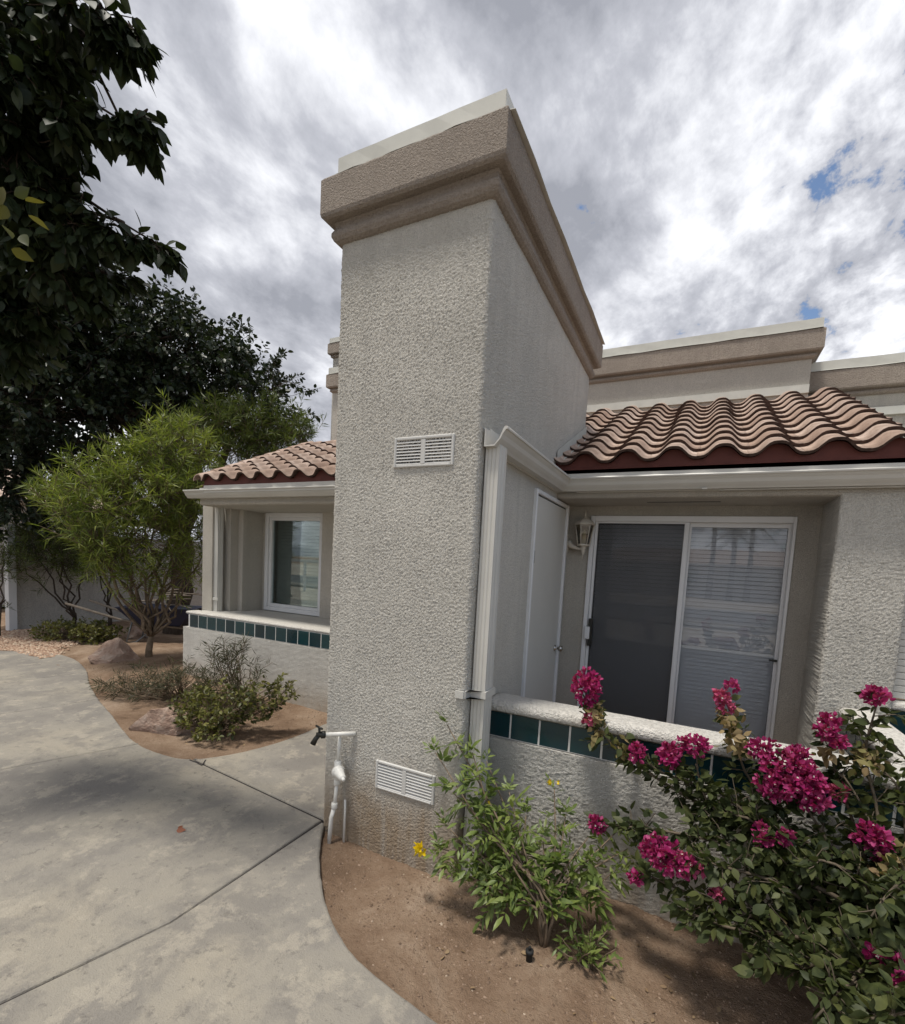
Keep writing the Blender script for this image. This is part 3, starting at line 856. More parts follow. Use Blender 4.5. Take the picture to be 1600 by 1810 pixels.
def parapet(x0, x1, y0, y1, zb, zt, side=1):
    """Raised stucco parapet: wall, bead, band and coping; zt is the coping's top."""
    p = box('parapet', M['stucco_shade'], house, x0, x1, y0, y1, zb, zt - .30)
    ring_profile('bead_moulding', [(-.01, zt - .335), (.02, zt - .325), (.034, zt - .312), (.030, zt - .292), (.018, zt - .284), (.03, zt - .276), (-.01, zt - .276)], x0, x1, y0, y1, M['stucco_tan'], p)
    ring_profile('cornice_band', [(-.01, zt - .275), (.060, zt - .275), (.072, zt - .262), (.072, zt - .098), (.06, zt - .086), (-.01, zt - .084)], x0, x1, y0, y1, M['stucco_tan'], p)
    n = max(1, int((x1 - x0) / 1.4))
    for k in range(n):
        xa = x0 - .04 + (x1 - x0 + .08) * k / n; xb = x0 - .04 + (x1 - x0 + .08) * (k + 1) / n
        coping('flashing', (xa, y0 - .055 - .003 * (k % 2)), (xb + .01, y0 - .055 - .003 * (k % 2)), (0, -1), zt - .09, zt, p)
    coping('flashing', (x1 + .05, y0 - .05), (x1 + .05, y1 + .05), (1, 0), zt - .09, zt - .002, p)
    coping('flashing', (x0 - .05, y1 + .05), (x0 - .05, y0 - .05), (-1, 0), zt - .09, zt - .002, p)
    box('coping_top', M['flashing'], p, x0 - .03, x1 + .03, y0 - .03, y1 + .03, zt - .12, zt - .012)
    return p
PY = 5.5
pp = parapet(-2.6, .80, PY, PY + .22, 2.6, 3.925)
box('base_flashing', M['flashing'], pp, -2.6, .80, PY - .02, PY - .001, 3.29, 3.365)
pp = parapet(.86, 4.4, PY + .22, PY + .44, 2.2, 3.62)
box('base_flashing', M['flashing'], pp, 1.06, 4.4, PY + .19, PY + .218, 3.10, 3.17)
box('flat_roof', M['flashing'], house, 1.06, 3.2, 3.51, PY + .2, 2.241, 2.26)

# --- left-hand window bay
LY = 3.65
gutter([(-5.44, LY + .108), (-1.815, LY + .108)], [(0, -1), (0, -1)], 2.150)
box('fascia_board', M['gutter'], house, -5.30, -1.815, LY + .11, LY + .124, 2.15, 2.275)
rings = []
for x in (-5.31, -1.83):
    rings.append([(x, LY + .13, 2.275), (x, LY + .13, 2.13), (x, LY + .122, 2.10), (x, LY + .135, 2.082), (x, LY + .16, 2.076), (x, 5.2, 2.076), (x, 5.2, 2.275)])
MB().loft(rings, True, True).build('porch_beam', M['stucco_shade'], house)
LZ = 2.345
xsL = [-1.66 - TILE_W * k for k in range(0, 13)]
rfL = roof('roof', xsL[::-1], LY - .02, LZ, 9, xsL[-1] - .12, -1.82, 5.45)
closure(xsL[-1] - .10, -1.82, LY + .014, 2.272, LZ + .008, xsL[::-1], rfL)
box('drip_edge', M['gutter'], rfL, xsL[-1] - .10, -1.82, LY + .008, LY + .011, 2.20, 2.281)
# rake end: barrel cover tiles up the verge
rk = xsL[-1] - .17
for j in range(9):
    mb = MB(); s = j * EXPO
    pts_ = [(rk, LY - .02 + s * CO, LZ + .018 + s * SI + .015), (rk, LY - .02 + (s + .25) * CO, LZ + .018 + (s + .25) * SI)]
    rings = []
    for p in pts_:
        ou = [(p[0] + .075 * math.cos(a), p[1] - SI * .0, p[2] - .03 + .062 * math.sin(a)) for a in np.linspace(-.25, math.pi + .25, 11)]
        inn = [(p[0] + .062 * math.cos(a), p[1], p[2] - .03 + .050 * math.sin(a)) for a in np.linspace(math.pi + .25, -.25, 11)]
        rings.append(ou + inn)
    mb.loft(rings, True, True).build('verge_tile', M['clay'], rfL)
pp = parapet(-4.80, -1.9, 5.45, 5.65, 2.6, 4.20)
pp = parapet(-6.10, -4.2, 6.9, 7.2, 2.6, 5.42)
# walls of the bay
box('corner_wall', M['stucco_shade'], house, -5.51, -5.33, 3.96, 4.25, -.1, 2.09)
box('corner_return', M['stucco_shade'], house, -5.335, -5.20, 4.12, 4.24, .7, 2.09)
stucco_prism('pier', -5.46, -5.12, 4.23, 4.62, -.1, 2.08, M['stucco_shade'], house, res=.03, amp=.002, r=.012)
box('rear_wall', M['stucco_shade'], house, -5.12, -5.075, 4.55, 4.8, -.1, 2.08)
box('rear_wall', M['stucco_shade'], house, -4.065, -1.9, 4.50, 4.8, -.1, 2.08)
box('rear_wall', M['stucco_shade'], house, -5.075, -4.065, 4.56, 4.8, -.1, .795)
box('end_wall', M['stucco_shade'], house, -5.50, -5.38, 4.62, 8.6, -.1, 2.3)
dl = downspout(-5.335, -5.262, 3.985, 4.06, .79, 2.14, house)
MB().box(-5.36, -5.235, 3.972, 3.984, .93, .965, .003).build('strap', M['gutter'], dl)
wl_ = bpy.data.objects.new('window', None); wl_.matrix_basis = Matrix.Translation((-4.57, 4.56, .8)); place(wl_, house)
a0, a1, b0, b1 = -5.073, -4.067, .80, 2.076; fr = .055
mb = MB(); mb.box(a0, a0 + fr, 4.535, 4.62, b0, b1, .006).box(a1 - fr, a1, 4.535, 4.62, b0, b1, .006).box(a0 + fr, a1 - fr, 4.535, 4.62, b0, b0 + fr, .006).box(a0 + fr, a1 - fr, 4.535, 4.62, b1 - fr, b1, .006)
mb.build('frame', M['white_frame'], wl_)
fi = fr + .04
mb = MB(); mb.box(a0 + fr, a0 + fi, 4.56, 4.62, b0 + fr, b1 - fr, .005).box(a1 - fi, a1 - fr, 4.56, 4.62, b0 + fr, b1 - fr, .005).box(a0 + fi, a1 - fi, 4.56, 4.62, b0 + fr, b0 + fi, .005).box(a0 + fi, a1 - fi, 4.56, 4.62, b1 - fi, b1 - fr, .005)
mb.build('sash', M['white_frame'], wl_)
box('pane', M['glass_dark'], wl_, a0 + fi - .005, a1 - fi + .005, 4.590, 4.594, b0 + fi - .005, b1 - fi + .005)
mb = MB(); zc = b0 + fi
while zc < b1 - fi:
    mb.add([(a0 + fi, 4.655, zc), (a1 - fi, 4.655, zc), (a1 - fi, 4.668, zc + .0385), (a0 + fi, 4.668, zc + .0385)], [(0, 1, 2, 3)]); zc += .041
tag(mb.build('blind', M['blind'], wl_), kind='stuff')
MB().add([(-5.07, 4.8, .7), (-4.0, 4.8, .7), (-4.0, 4.8, 2.1), (-5.07, 4.8, 2.1)], [(0, 1, 2, 3)]).build('room_lining', M['room'], house)

# ------------------------------------------------------------------ low walls with a tile course
TP = .159


def tile_course(parent, x0, x1, y, z0, z1, axis='x', first=None):
    """Grout bed and single glazed tiles; axis 'x': along x facing -y, 'y': along y facing -x."""
    if axis == 'x': box('grout_bed', M['grout'], parent, x0, x1, y - .0085, y + .03, z0, z1)
    else: box('grout_bed', M['grout'], parent, y - .0085, y + .03, x0, x1, z0, z1)
    a = x0 if first is None else first
    while a - TP > x0: a -= TP
    while a < x1 - .012:
        p, q = max(a + .0042, x0 + .003), min(a + TP - .0042, x1 - .003)
        a += TP
        if q - p < .02: continue
        j = random.uniform(-.0012, .0012)
        L = q - p; Hh = z1 - z0 - .007
        if axis == 'x': MB().box(0, L, -.010 + j, .0, 0, Hh, .003).build('tile', M['tile'], parent, (p, y - .001, z0 + .0035))
        else: MB().box(-.010 + j, 0, 0, L, 0, Hh, .003).build('tile', M['tile'], parent, (y - .001, p, z0 + .0035))


def cap_along(name, pts, prof, mat, parent, amp=.003, res=.02, caps=True):
    """Plaster cap: the profile (across, height) swept along a straight run, hand-trowelled unevenness."""
    p0, p1 = [np.array(p, float) for p in pts]; d = p1 - p0; L = np.linalg.norm(d); d /= L
    nrm = np.array([d[1], -d[0]])          # to the right of travel
    n = max(2, int(L / res)); rings = []
    for k in range(n + 1):
        c = p0 + d * L * k / n; r = []
        for a, z in prof:
            x, y = c + nrm * a
            w = amp * mnoise.noise((x * 14, y * 14, z * 14)) + amp * .8 * mnoise.noise((x * 45, y * 45, z * 45))
            r.append((x + nrm[0] * w, y + nrm[1] * w, z + w * .8))
        rings.append(r)
    return MB().loft(rings, True, caps, True).build(name, mat, parent)


def round_cap(w0, w1, zb, zt, r=.035):
    # across from w0 (back) to w1 (front, bull-nosed)
    out = [(w0, zb), (w1 - .004, zb)]
    for a in np.linspace(-.9, math.pi / 2, 8): out.append((w1 - r + r * math.cos(a), zt - r + r * math.sin(a)))
    out += [(w0 + (w1 - w0) * .5, zt + .002)]
    for a in np.linspace(math.pi / 2, math.pi, 5): out.append((w0 + r * .7 + r * .7 * math.cos(a), zt - r * .7 + r * .7 * math.sin(a)))
    return out
pw = thing('patio_wall', (.6, 2.45, 0), 'white low patio wall with dark teal tiles running behind the bougainvillea', 'wall', 'low tiled walls')
stucco_prism('lower_wall', -.936, 2.4, 2.378, 2.56, -.16, .622, M['stucco_low'], pw, res=.0055, amp=.0046, r=.012, dense=('front',))
MB().box(-.936, 2.4, 2.379, 2.56, .60, .618).build('ledge', M['cap_white'], pw)
box('core', M['stucco_low'], pw, -.93, 2.4, 2.425, 2.555, .6, .80)
tile_course(pw, -.93, 2.39, 2.408, .6225, .776, 'x', first=-.809 - TP)
cap_along('cap', ((-.936, 2.46), (2.4, 2.46)), round_cap(-.10, .092, .777, .828), M['cap_white'], pw)
dw = thing('divider_wall', (.91, 3.0, 0), 'white divider wall with rounded cap running from the pillar to the patio wall', 'wall', 'low tiled walls')
stucco_prism('lower_wall', .845, .985, 2.60, 3.495, -.16, .622, M['stucco_low'], dw, res=.014, amp=.003, r=.012, dense=('left', 'right'))
box('core', M['stucco_low'], dw, .87, .965, 2.575, 3.495, .6, .80)
tile_course(dw, 2.575, 3.49, .858, .6225, .776, 'y')
cap_along('cap', ((.915, 3.497), (.915, 2.57)), round_cap(-.088, .088, .777, .836), M['cap_white'], dw)
nb = thing('patio_wall', (2.2, 3.60, 0), 'low tiled wall under the grey slatted shutter at the right edge', 'wall', 'low tiled walls')
box('lower_wall', M['stucco_low'], nb, 1.07, 2.55, 3.56, 3.70, -.16, .70)
tile_course(nb, 1.07, 2.55, 3.565, .70, .853, 'x')
cap_along('cap', ((1.07, 3.62), (2.55, 3.62)), round_cap(-.07, .075, .854, .892, .025), M['cap_white'], nb)
sw = thing('sill_wall', (-3.7, 4.1, 0), 'white plastered wall with teal tile course under the picture window', 'wall', 'low tiled walls')
stucco_prism('lower_wall', -5.49, -1.82, 3.69, 4.5, -.16, .612, M['stucco_low'], sw, res=.014, amp=.0035, r=.02, dense=('front',))
MB().box(-5.48, -1.82, 3.692, 3.80, .59, .608, .006).build('ledge', M['cap_white'], sw)
box('core', M['stucco_low'], sw, -5.42, -1.82, 3.745, 4.55, .6, .77)
tile_course(sw, -5.415, -1.83, 3.725, .613, .768, 'x', first=-5.235)
cap_along('cap', ((-5.46, 3.78), (-1.82, 3.78)), round_cap(-.10, .068, .769, .800, .016), M['cap_white'], sw, amp=.002, res=.03)
box('sill', M['stucco_low'], sw, -5.45, -1.82, 3.87, 4.535, .765, .7925)

# ------------------------------------------------------------------ wall lantern
ln = thing('wall_lantern', (-.92, 3.86, 1.6), 'cream coach lantern mounted beside the sliding door', 'lamp')
ly_, bz = 3.862, 1.755
rings = []
for x, k in ((-.941, 1.), (-.926, 1.), (-.918, .8)):
    rings.append([(x, ly_ + .042 * k * math.cos(a), bz + .085 * k * math.sin(a)) for a in np.linspace(0, 2 * math.pi, 20, endpoint=False)])
MB().loft(rings, True, True, True).build('backplate', M['lantern'], ln)
cxl, cyl = -.795, ly_ - .012
MB().tube([(-.922, ly_, bz + .012), (-.885, ly_ - .004, bz - .02), (-.84, ly_ - .008, bz - .034), (cxl, cyl, bz - .036)], [.034, .018, .013, .011], 10).build('arm', M['lantern'], ln)
MB().lathe([(.003, -.085), (.006, -.055), (.013, -.03), (.018, -.022), (.015, -.012), (.022, .0), (.022, .012), (.030, .016)], (cxl, cyl, bz - .03), 14).build('finial', M['lantern'], ln)
hb, ht = bz - .014, bz + .150
def hexr(r, z, a0=.26): return [(cxl + r * math.cos(a0 + k * math.pi / 3), cyl + r * math.sin(a0 + k * math.pi / 3), z) for k in range(6)]
MB().loft([hexr(.044, hb), hexr(.049, hb + .004), hexr(.049, hb + .014), hexr(.044, hb + .016)]).build('base_rim', M['lantern'], ln)
mb = MB()
lo_, hi_ = hexr(.045, hb + .014), hexr(.071, ht)
for p, q in zip(lo_, hi_): mb.tube([p, q], .0042, 6)
mb.build('cage', M['lantern'], ln)
lo2, hi2 = hexr(.042, hb + .016), hexr(.068, ht)
for k in range(6):
    MB().add([lo2[k], lo2[(k + 1) % 6], hi2[(k + 1) % 6], hi2[k]], [(0, 1, 2, 3)]).build('pane', M['lamp_glass'], ln)
MB().lathe([(.016, 0), (.016, .08), (.012, .1), (.006, .11)], (cxl, cyl, hb + .016), 12).build('bulb', M['white_fl'], ln)
MB().loft([hexr(.074, ht - .002), hexr(.083, ht + .003), hexr(.077, ht + .014), hexr(.052, ht + .038), hexr(.030, ht + .050), hexr(.012, ht + .058)]).build('roof_cap', M['lantern'], ln)
MB().lathe([(.012, 0), (.014, .008), (.006, .014), (.010, .022), (.004, .030), (.005, .045), (.002, .06)], (cxl, cyl, ht + .056), 12).build('top_finial', M['lantern'], ln)

# ------------------------------------------------------------------ standpipe at the chimney's corner
st = thing('standpipe', (-1.66, 1.98, -.05), 'cream plastic standpipe with black tap at the chimney corner', 'water pipe')
px, py = -1.675, 2.035
bot = np.array(onz(577, 1490, -.04)); up1 = at(583, 1425, py); up2 = at(590, 1360, py); topp = at(594, 1318, py)
MB().tube([(px - .018, py - .03, -.10), (px - .012, py - .022, .10), (px - .004, py - .01, .155)], .0118, 12).build('riser', M['pvc'], st)
MB().lathe([(.015, 0), (.0175, .004), (.0175, .030), (.015, .034)], (px - .004, py - .008, .15), 14).build('coupling', M['pvc'], st)
MB().tube([(px - .004, py - .008, .16), (px + .002, py, .30)], .0105, 12).build('riser', M['pvc'], st)
MB().lathe([(.015, 0), (.0175, .004), (.0175, .03), (.015, .034)], (px + .002, py, .285), 14).build('coupling', M['pvc'], st)
MB().lathe([(.016, 0), (.020, .006), (.020, .105), (.015, .112)], (px + .003, py, .315), 16).build('valve_body', M['pvc'], st)
MB().lathe([(.022, 0), (.036, .004), (.036, .020), (.029, .024), (.029, .034), (.026, .038), (.019, .080), (.014, .084), (.009, .088), (.009, .100), (.005, .102)], (px + .006, py - .006, .372), 18, (.86, -.48, -.16)).build('valve_cap', M['pvc'], st)
MB().tube([(px + .004, py, .42), (px + .008, py + .004, .58)], .0100, 12).build('riser', M['pvc'], st)
h0 = np.array([px + .085, CY0 - .004, .585]); h1 = np.array([px - .035, py - .065, .585])
MB().tube([h0, h1], .0125, 12).build('spout_pipe', M['pvc'], st)
dv = (h1 - h0) / np.linalg.norm(h1 - h0)
tp_ = MB()
tp_.lathe([(.017, 0), (.020, .004), (.020, .022), (.014, .026), (.014, .05)], h1, 12, tuple(dv))
tp_.tube([h1 + dv * .035, h1 + dv * .05 + np.array([0, 0, -.02]), h1 + dv * .065 + np.array([0, 0, -.05])], [.013, .013, .016], 10)
tp_.tube([h1 + dv * .03, h1 + dv * .035 + np.array([0, 0, .04])], [.008, .006], 8)
tp_.build('tap', M['brassy'], st)
MB().tube([h1 + dv * .035 + np.array([-.03, .01, .042]), h1 + dv * .035 + np.array([.03, -.01, .042])], [.006, .006], 8).build('tap_handle', M['brassy'], st)
MB().tube([(px + .045, py + .022, -.10), (px + .048, py + .022, .14), (px + .046, py + .022, .20)], .0065, 8).build('branch_pipe', M['pvc'], st)

# sprinkler head
sp = onz(935, 1700, -.05)
spk = thing('sprinkler', sp, 'small black irrigation sprinkler sticking up from the soil', 'sprinkler')
MB().lathe([(.013, -.05), (.013, .035), (.017, .037), (.017, .05), (.012, .052)], sp, 12).build('body', M['rubber'], spk)
MB().lathe([(.006, 0), (.006, .012), (.003, .016)], sp + np.array([0, 0, .052]), 8).build('nozzle', M['rubber'], spk)
# ------------------------------------------------------------------ rocks
def rock(loc, sx, sy, sz, seed, label, rz=0., sub=5):
    import bmesh
    bm = bmesh.new(); bmesh.ops.create_icosphere(bm, subdivisions=sub, radius=1.0)
    r = random.Random(seed); planes = [(Vector((r.uniform(-1, 1), r.uniform(-1, 1), r.uniform(-.5, 1))).normalized(), r.uniform(.5, .85)) for _ in range(15)]
    for v in bm.verts:
        p = v.co.copy()
        for n_, d in planes:                       # broken faces
            k = p.dot(n_) - d
            if k > 0: p -= n_ * k * .98
        p *= 1 + .10 * mnoise.noise(p * 2.5 + Vector((seed, 0, 0))) + .06 * abs(mnoise.noise(p * 6)) + .035 * mnoise.noise(p * 16)
        v.co = Matrix.Rotation(rz, 3, 'Z') @ Vector((p.x * sx, p.y * sy, p.z * sz))
    me = bpy.data.meshes.new('rock'); bm.to_mesh(me); bm.free(); me.materials.append(M['rock'])
    o = bpy.data.objects.new('rock', me); o.matrix_basis = Matrix.Translation(Vector([float(c) for c in loc])); place(o, None)
    return tag(o, label, 'rock', 'rocks in the planting bed')
rock((-6.72, 3.62, .08), .34, .22, .24, 3, 'rough tan boulder at the foot of the slender tree', .5)
rock((-3.98, 2.52, .03), .30, .15, .20, 11, 'pale pink rock half hidden by the green shrub', .75)
rock((-8.3, 4.75, .05), .22, .16, .16, 5, 'small dark reddish rock near the wheelbarrow', .2, 3)
tag(MB().box(0, .42, 0, .16, 0, .035, .006).build('paving_slab', M['cap_white'], None, (-9.0, 4.45, .02)), 'white concrete paver lying on the soil near the garden wall', 'paver')

# ------------------------------------------------------------------ far walls and neighbour
gw = thing('garden_wall', (-10.6, 6, 0), 'beige plastered garden wall shaded by the shrubs', 'wall', 'garden walls')
box('wall_panel', M['stucco_far'], gw, -10.75, -10.6, 4.02, 12, -.1, 1.72)
box('gate_post', M['white_frame'], gw, -10.62, -10.48, 3.90, 4.01, -.1, 1.80)
gw2 = thing('garden_wall', (-8, 12, 0), 'beige plastered wall seen past the dark tree trunk', 'wall', 'garden walls')
box('wall_panel', M['stucco_far'], gw2, -10.6, -5.4, 11.0, 11.15, -.1, 2.1)
box('coping', M['cap_white'], gw2, -10.6, -5.4, 10.97, 11.18, 2.1, 2.16)
nh = thing('house', (-17, 6, 0), 'distant pink beige house glimpsed behind the trees', 'house')
box('wall', M['stucco_far'], nh, -21, -15, 1.5, 8, -.1, 2.5)
MB().add([(-21.4, 1.1, 2.5), (-14.6, 1.1, 2.5), (-14.6, 8.4, 2.5), (-21.4, 8.4, 2.5), (-18, 3.5, 3.8), (-18, 6, 3.8)], [(0, 1, 4), (1, 2, 5, 4), (2, 3, 5), (3, 0, 4, 5), (0, 3, 2, 1)]).build('roof', M['clay'], nh)

# ------------------------------------------------------------------ wheelbarrow
wb = thing('wheelbarrow', (-7.6, 4.95, 0), 'dark blue wheelbarrow parked in the shade under the tree', 'wheelbarrow')
def wbp(a, b, z):  # along the barrow (handles to wheel), across, up
    d = np.array([.80, .55]); d /= np.linalg.norm(d); n_ = np.array([-d[1], d[0]])
    q = np.array([-7.75, 4.75]) + d * a + n_ * b
    return np.array([q[0], q[1], z + .02])
rings = []
for z, a0, a1, w0, w1 in ((.28, -.20, .42, .18, .16), (.30, -.22, .45, .20, .18), (.56, -.42, .66, .34, .28), (.575, -.44, .68, .36, .30)):
    rings.append([wbp(a0, -w0, z), wbp(a1, -w1, z), wbp(a1, w1, z), wbp(a0, w0, z)])
for z, a0, a1, w0, w1 in ((.572, -.42, .66, .34, .28), (.31, -.20, .42, .18, .16)):
    rings.append([wbp(a0, -w0, z), wbp(a1, -w1, z), wbp(a1, w1, z), wbp(a0, w0, z)])
MB().loft(rings, True, True).build('tray', M['navy'], wb)
for s in (-1, 1):
    MB().tube([wbp(-1.15, s * .30, .60), wbp(-.4, s * .22, .36), wbp(.3, s * .12, .26), wbp(.80, s * .06, .20)], [.019, .019, .017, .015], 8).build('handle', M['wood_grey'], wb)
    MB().tube([wbp(-.25, s * .21, .34), wbp(-.32, s * .25, .02), wbp(-.18, s * .25, .02), wbp(.12, s * .17, .29)], .013, 8).build('leg', M['steel'], wb)
whc = wbp(.84, 0, .185)
axd = wbp(0, 1, 0) - wbp(0, 0, 0)
tor = []
for q in np.linspace(0, 2 * math.pi, 21):
    pass
whl = bpy.data.objects.new('wheel', None); whl.matrix_basis = Matrix.Translation(Vector(whc)); place(whl, wb)
MB().lathe([(.12, -.045), (.16, -.05), (.188, -.035), (.196, 0), (.188, .035), (.16, .05), (.12, .045)], whc, 26, tuple(axd)).build('tyre', M['rubber'], whl)
MB().lathe([(.02, -.06), (.03, -.052), (.118, -.047), (.118, .047), (.03, .052), (.02, .06)], whc, 18, tuple(axd)).build('rim', M['steel'], whl)
brs = thing('cut_branches', (-7.3, 5.1, .5), 'grey cut branches heaped on the wheelbarrow', 'branches')
for k in range(9):
    a = wbp(random.uniform(-.3, .3), random.uniform(-.2, .2), .58 + .03 * k); ang = random.uniform(-.5, .6)
    d = np.array([math.cos(ang), math.sin(ang), random.uniform(-.05, .28)]); L = random.uniform(.6, 1.15)
    MB().tube([a - d * L * .4, a + np.array([0, 0, .02]), a + d * L * .6 + np.array([0, 0, random.uniform(-.05, .08)])], [.016, .014, .007], 6).build('stick', M['wood_grey'], brs)

# ------------------------------------------------------------------ leaves and plants
def leaf_tmpl(st, curl=.05, tip=-.10, fold=.05):
    """midrib points with a half-width each; folded along the midrib, tip bent down"""
    V = [(0, 0, 0)]; F = []
    for x, w in st:
        z = tip * x * x
        V += [(x, 0, z - .0), (x, w, z + fold * w / .27 + curl * math.sin(x * 5) * .25), (x, -w, z + fold * w / .27 - curl * math.sin(x * 5) * .25)]
    n = len(st); V.append((1, 0, tip)); t_ = len(V) - 1
    F += [(0, 1, 2), (0, 3, 1)]
    for k in range(n - 1):
        a_ = 1 + 3 * k; b_ = a_ + 3
        F += [(a_, b_, b_ + 1), (a_, b_ + 1, a_ + 1), (a_, a_ + 2, b_ + 2), (a_, b_ + 2, b_)]
    a_ = 1 + 3 * (n - 1); F += [(a_, t_, a_ + 1), (a_, a_ + 2, t_)]
    return np.array(V, float), np.array(F)
OV = leaf_tmpl([(.10, .15), (.30, .29), (.55, .27), (.80, .13)])
OVS = leaf_tmpl([(.28, .27), (.66, .22)])
BRACT = leaf_tmpl([(.22, .24), (.50, .33), (.80, .20)], .08, .04, .12)
NARROW = (np.array([(0, 0, 0), (.38, .042, .012), (.38, -.042, .012), (1, 0, -.12), (.5, 0, .0)]), np.array([(0, 4, 1), (0, 2, 4), (1, 4, 3), (4, 2, 3)]))
LANCE = leaf_tmpl([(.18, .09), (.42, .155), (.72, .10)], .05, -.14, .05)


def unit(v):
    return v / (np.linalg.norm(v, axis=-1, keepdims=True) + 1e-9)


class Leaves:
    def __init__(s, tmpl): s.t = tmpl; s.P = []; s.D = []; s.N = []; s.S = []

    def put(s, p, d, n, size): s.P.append(p); s.D.append(d); s.N.append(n); s.S.append(size)

    def singles(s, mat, parent, count=300):
        """the leaves that show largest become objects of their own, sharing one mesh; the rest stay for build()"""
        P = np.array(s.P); c = P - np.array([0, 0, CAM_H]); q = c @ RR.T
        u = 800 + FPX * q[:, 0] / np.maximum(q[:, 2], .05); v = 1066 + FPX * q[:, 1] / np.maximum(q[:, 2], .05)
        vis = (q[:, 2] > .1) & (u > 5) & (u < 1595) & (v > 5) & (v < 1805)
        size = np.where(vis, np.array(s.S) ** .5 / q[:, 2], 0); idx = np.argsort(-size)[:count]; idx = idx[size[idx] > 0]
        T, F = s.t; me = bpy.data.meshes.new('leaf'); me.from_pydata([tuple(p) for p in T], [], [tuple(int(i) for i in f) for f in F])
        me.polygons.foreach_set('use_smooth', [True] * len(F)); me.update()
        m = leafmat(mat.name + '_leaf', *LEAFARGS[mat.name], single=True); me.materials.append(m)
        for i in idx:
            D = unit(np.array(s.D[i])); N = np.array(s.N[i]); N = unit(N - (N @ D) * D); B = np.cross(N, D); S = s.S[i]; p = s.P[i]
            o = bpy.data.objects.new('leaf', me)
            o.matrix_basis = Matrix([[D[r] * S, B[r] * S, N[r] * S, p[r]] for r in range(3)] + [[0, 0, 0, 1]])
            place(o, parent)
        keep = np.ones(len(P), bool); keep[idx] = False; keep = np.nonzero(keep)[0]
        for k in 'PDNS': setattr(s, k, [getattr(s, k)[i] for i in keep])

    def build(s, name, mat, parent):
        if not s.P: return None
        P = np.array(s.P); D = unit(np.array(s.D)); N = np.array(s.N); S = np.array(s.S)
        N = unit(N - (N * D).sum(1, keepdims=True) * D); B = np.cross(N, D)
        T, F = s.t; n = len(P); m = len(T)
        V = P[:, None] + S[:, None, None] * (T[None, :, 0:1] * D[:, None] + T[None, :, 1:2] * B[:, None] + T[None, :, 2:3] * N[:, None])
        FF = (F[None] + (np.arange(n) * m)[:, None, None]).reshape(-1, 3)
        return np_mesh(name, V.reshape(-1, 3), FF, mat, parent, smooth=True)


def rv(s=1.): return rng.normal(0, s, 3)
UP = np.array([0, 0, 1.])


def wander(p, d, L, n, jit=.18, droop=0., lift=0.):
    pts = [np.array(p, float)]; d = unit(np.array(d, float)); st_ = L / n
    for k in range(n):
        d = unit(d + rv(jit) * .6 + np.array([0, 0, -droop + lift]))
        pts.append(pts[-1] + d * st_)
    return pts


def leafy(lv, pts, count, size, spread=.7, droop=.3, petiole=.02, start=.1):
    pts = np.array(pts); m = len(pts) - 1
    for k in range(count):
        u = start + (1 - start) * (k + rng.random() * .8) / count
        i = min(int(u * m), m - 1); q = pts[i] + (pts[i + 1] - pts[i]) * (u * m - i)
        ax = unit(pts[i + 1] - pts[i])
        side = unit(np.cross(ax, rv()))
        d = unit(ax * .55 + side * spread * 1.2 - UP * droop + rv(.15))
        lv.put(q + d * petiole, d, UP * .7 + side * .2 + rv(.55), size * rng.uniform(.65, 1.2))


def link(mb, a, b, r0, r1, n=5, sag=.0, jit=.06):
    a = np.array(a, float); b = np.array(b, float); L = np.linalg.norm(b - a); pts = []
    for k in range(n + 1):
        u = k / n; p = a + (b - a) * u
        if 0 < k < n: p = p + rv(L * jit * .5)
        p[2] += sag * L * math.sin(math.pi * u)
        pts.append(p)
    mb.tube(pts, list(np.linspace(r0, r1, n + 1)), 6 if r0 < .03 else 9)
    return pts


def lobe_points(lobes, n, shell=.55):
    w = np.array([l[3] * l[4] * l[5] for l in lobes]) ** .75; w /= w.sum(); out = []
    for k in range(n):
        l = lobes[rng.choice(len(lobes), p=w)]
        d = unit(rv()); r = rng.uniform(shell ** 3, 1) ** (1 / 3) * (1 + .22 * mnoise.noise(Vector(d * 2.1 + np.array(l[:3]))))
        out.append((np.array(l[:3]) + d * r * np.array(l[3:6]), np.array(l[:3])))
    return out


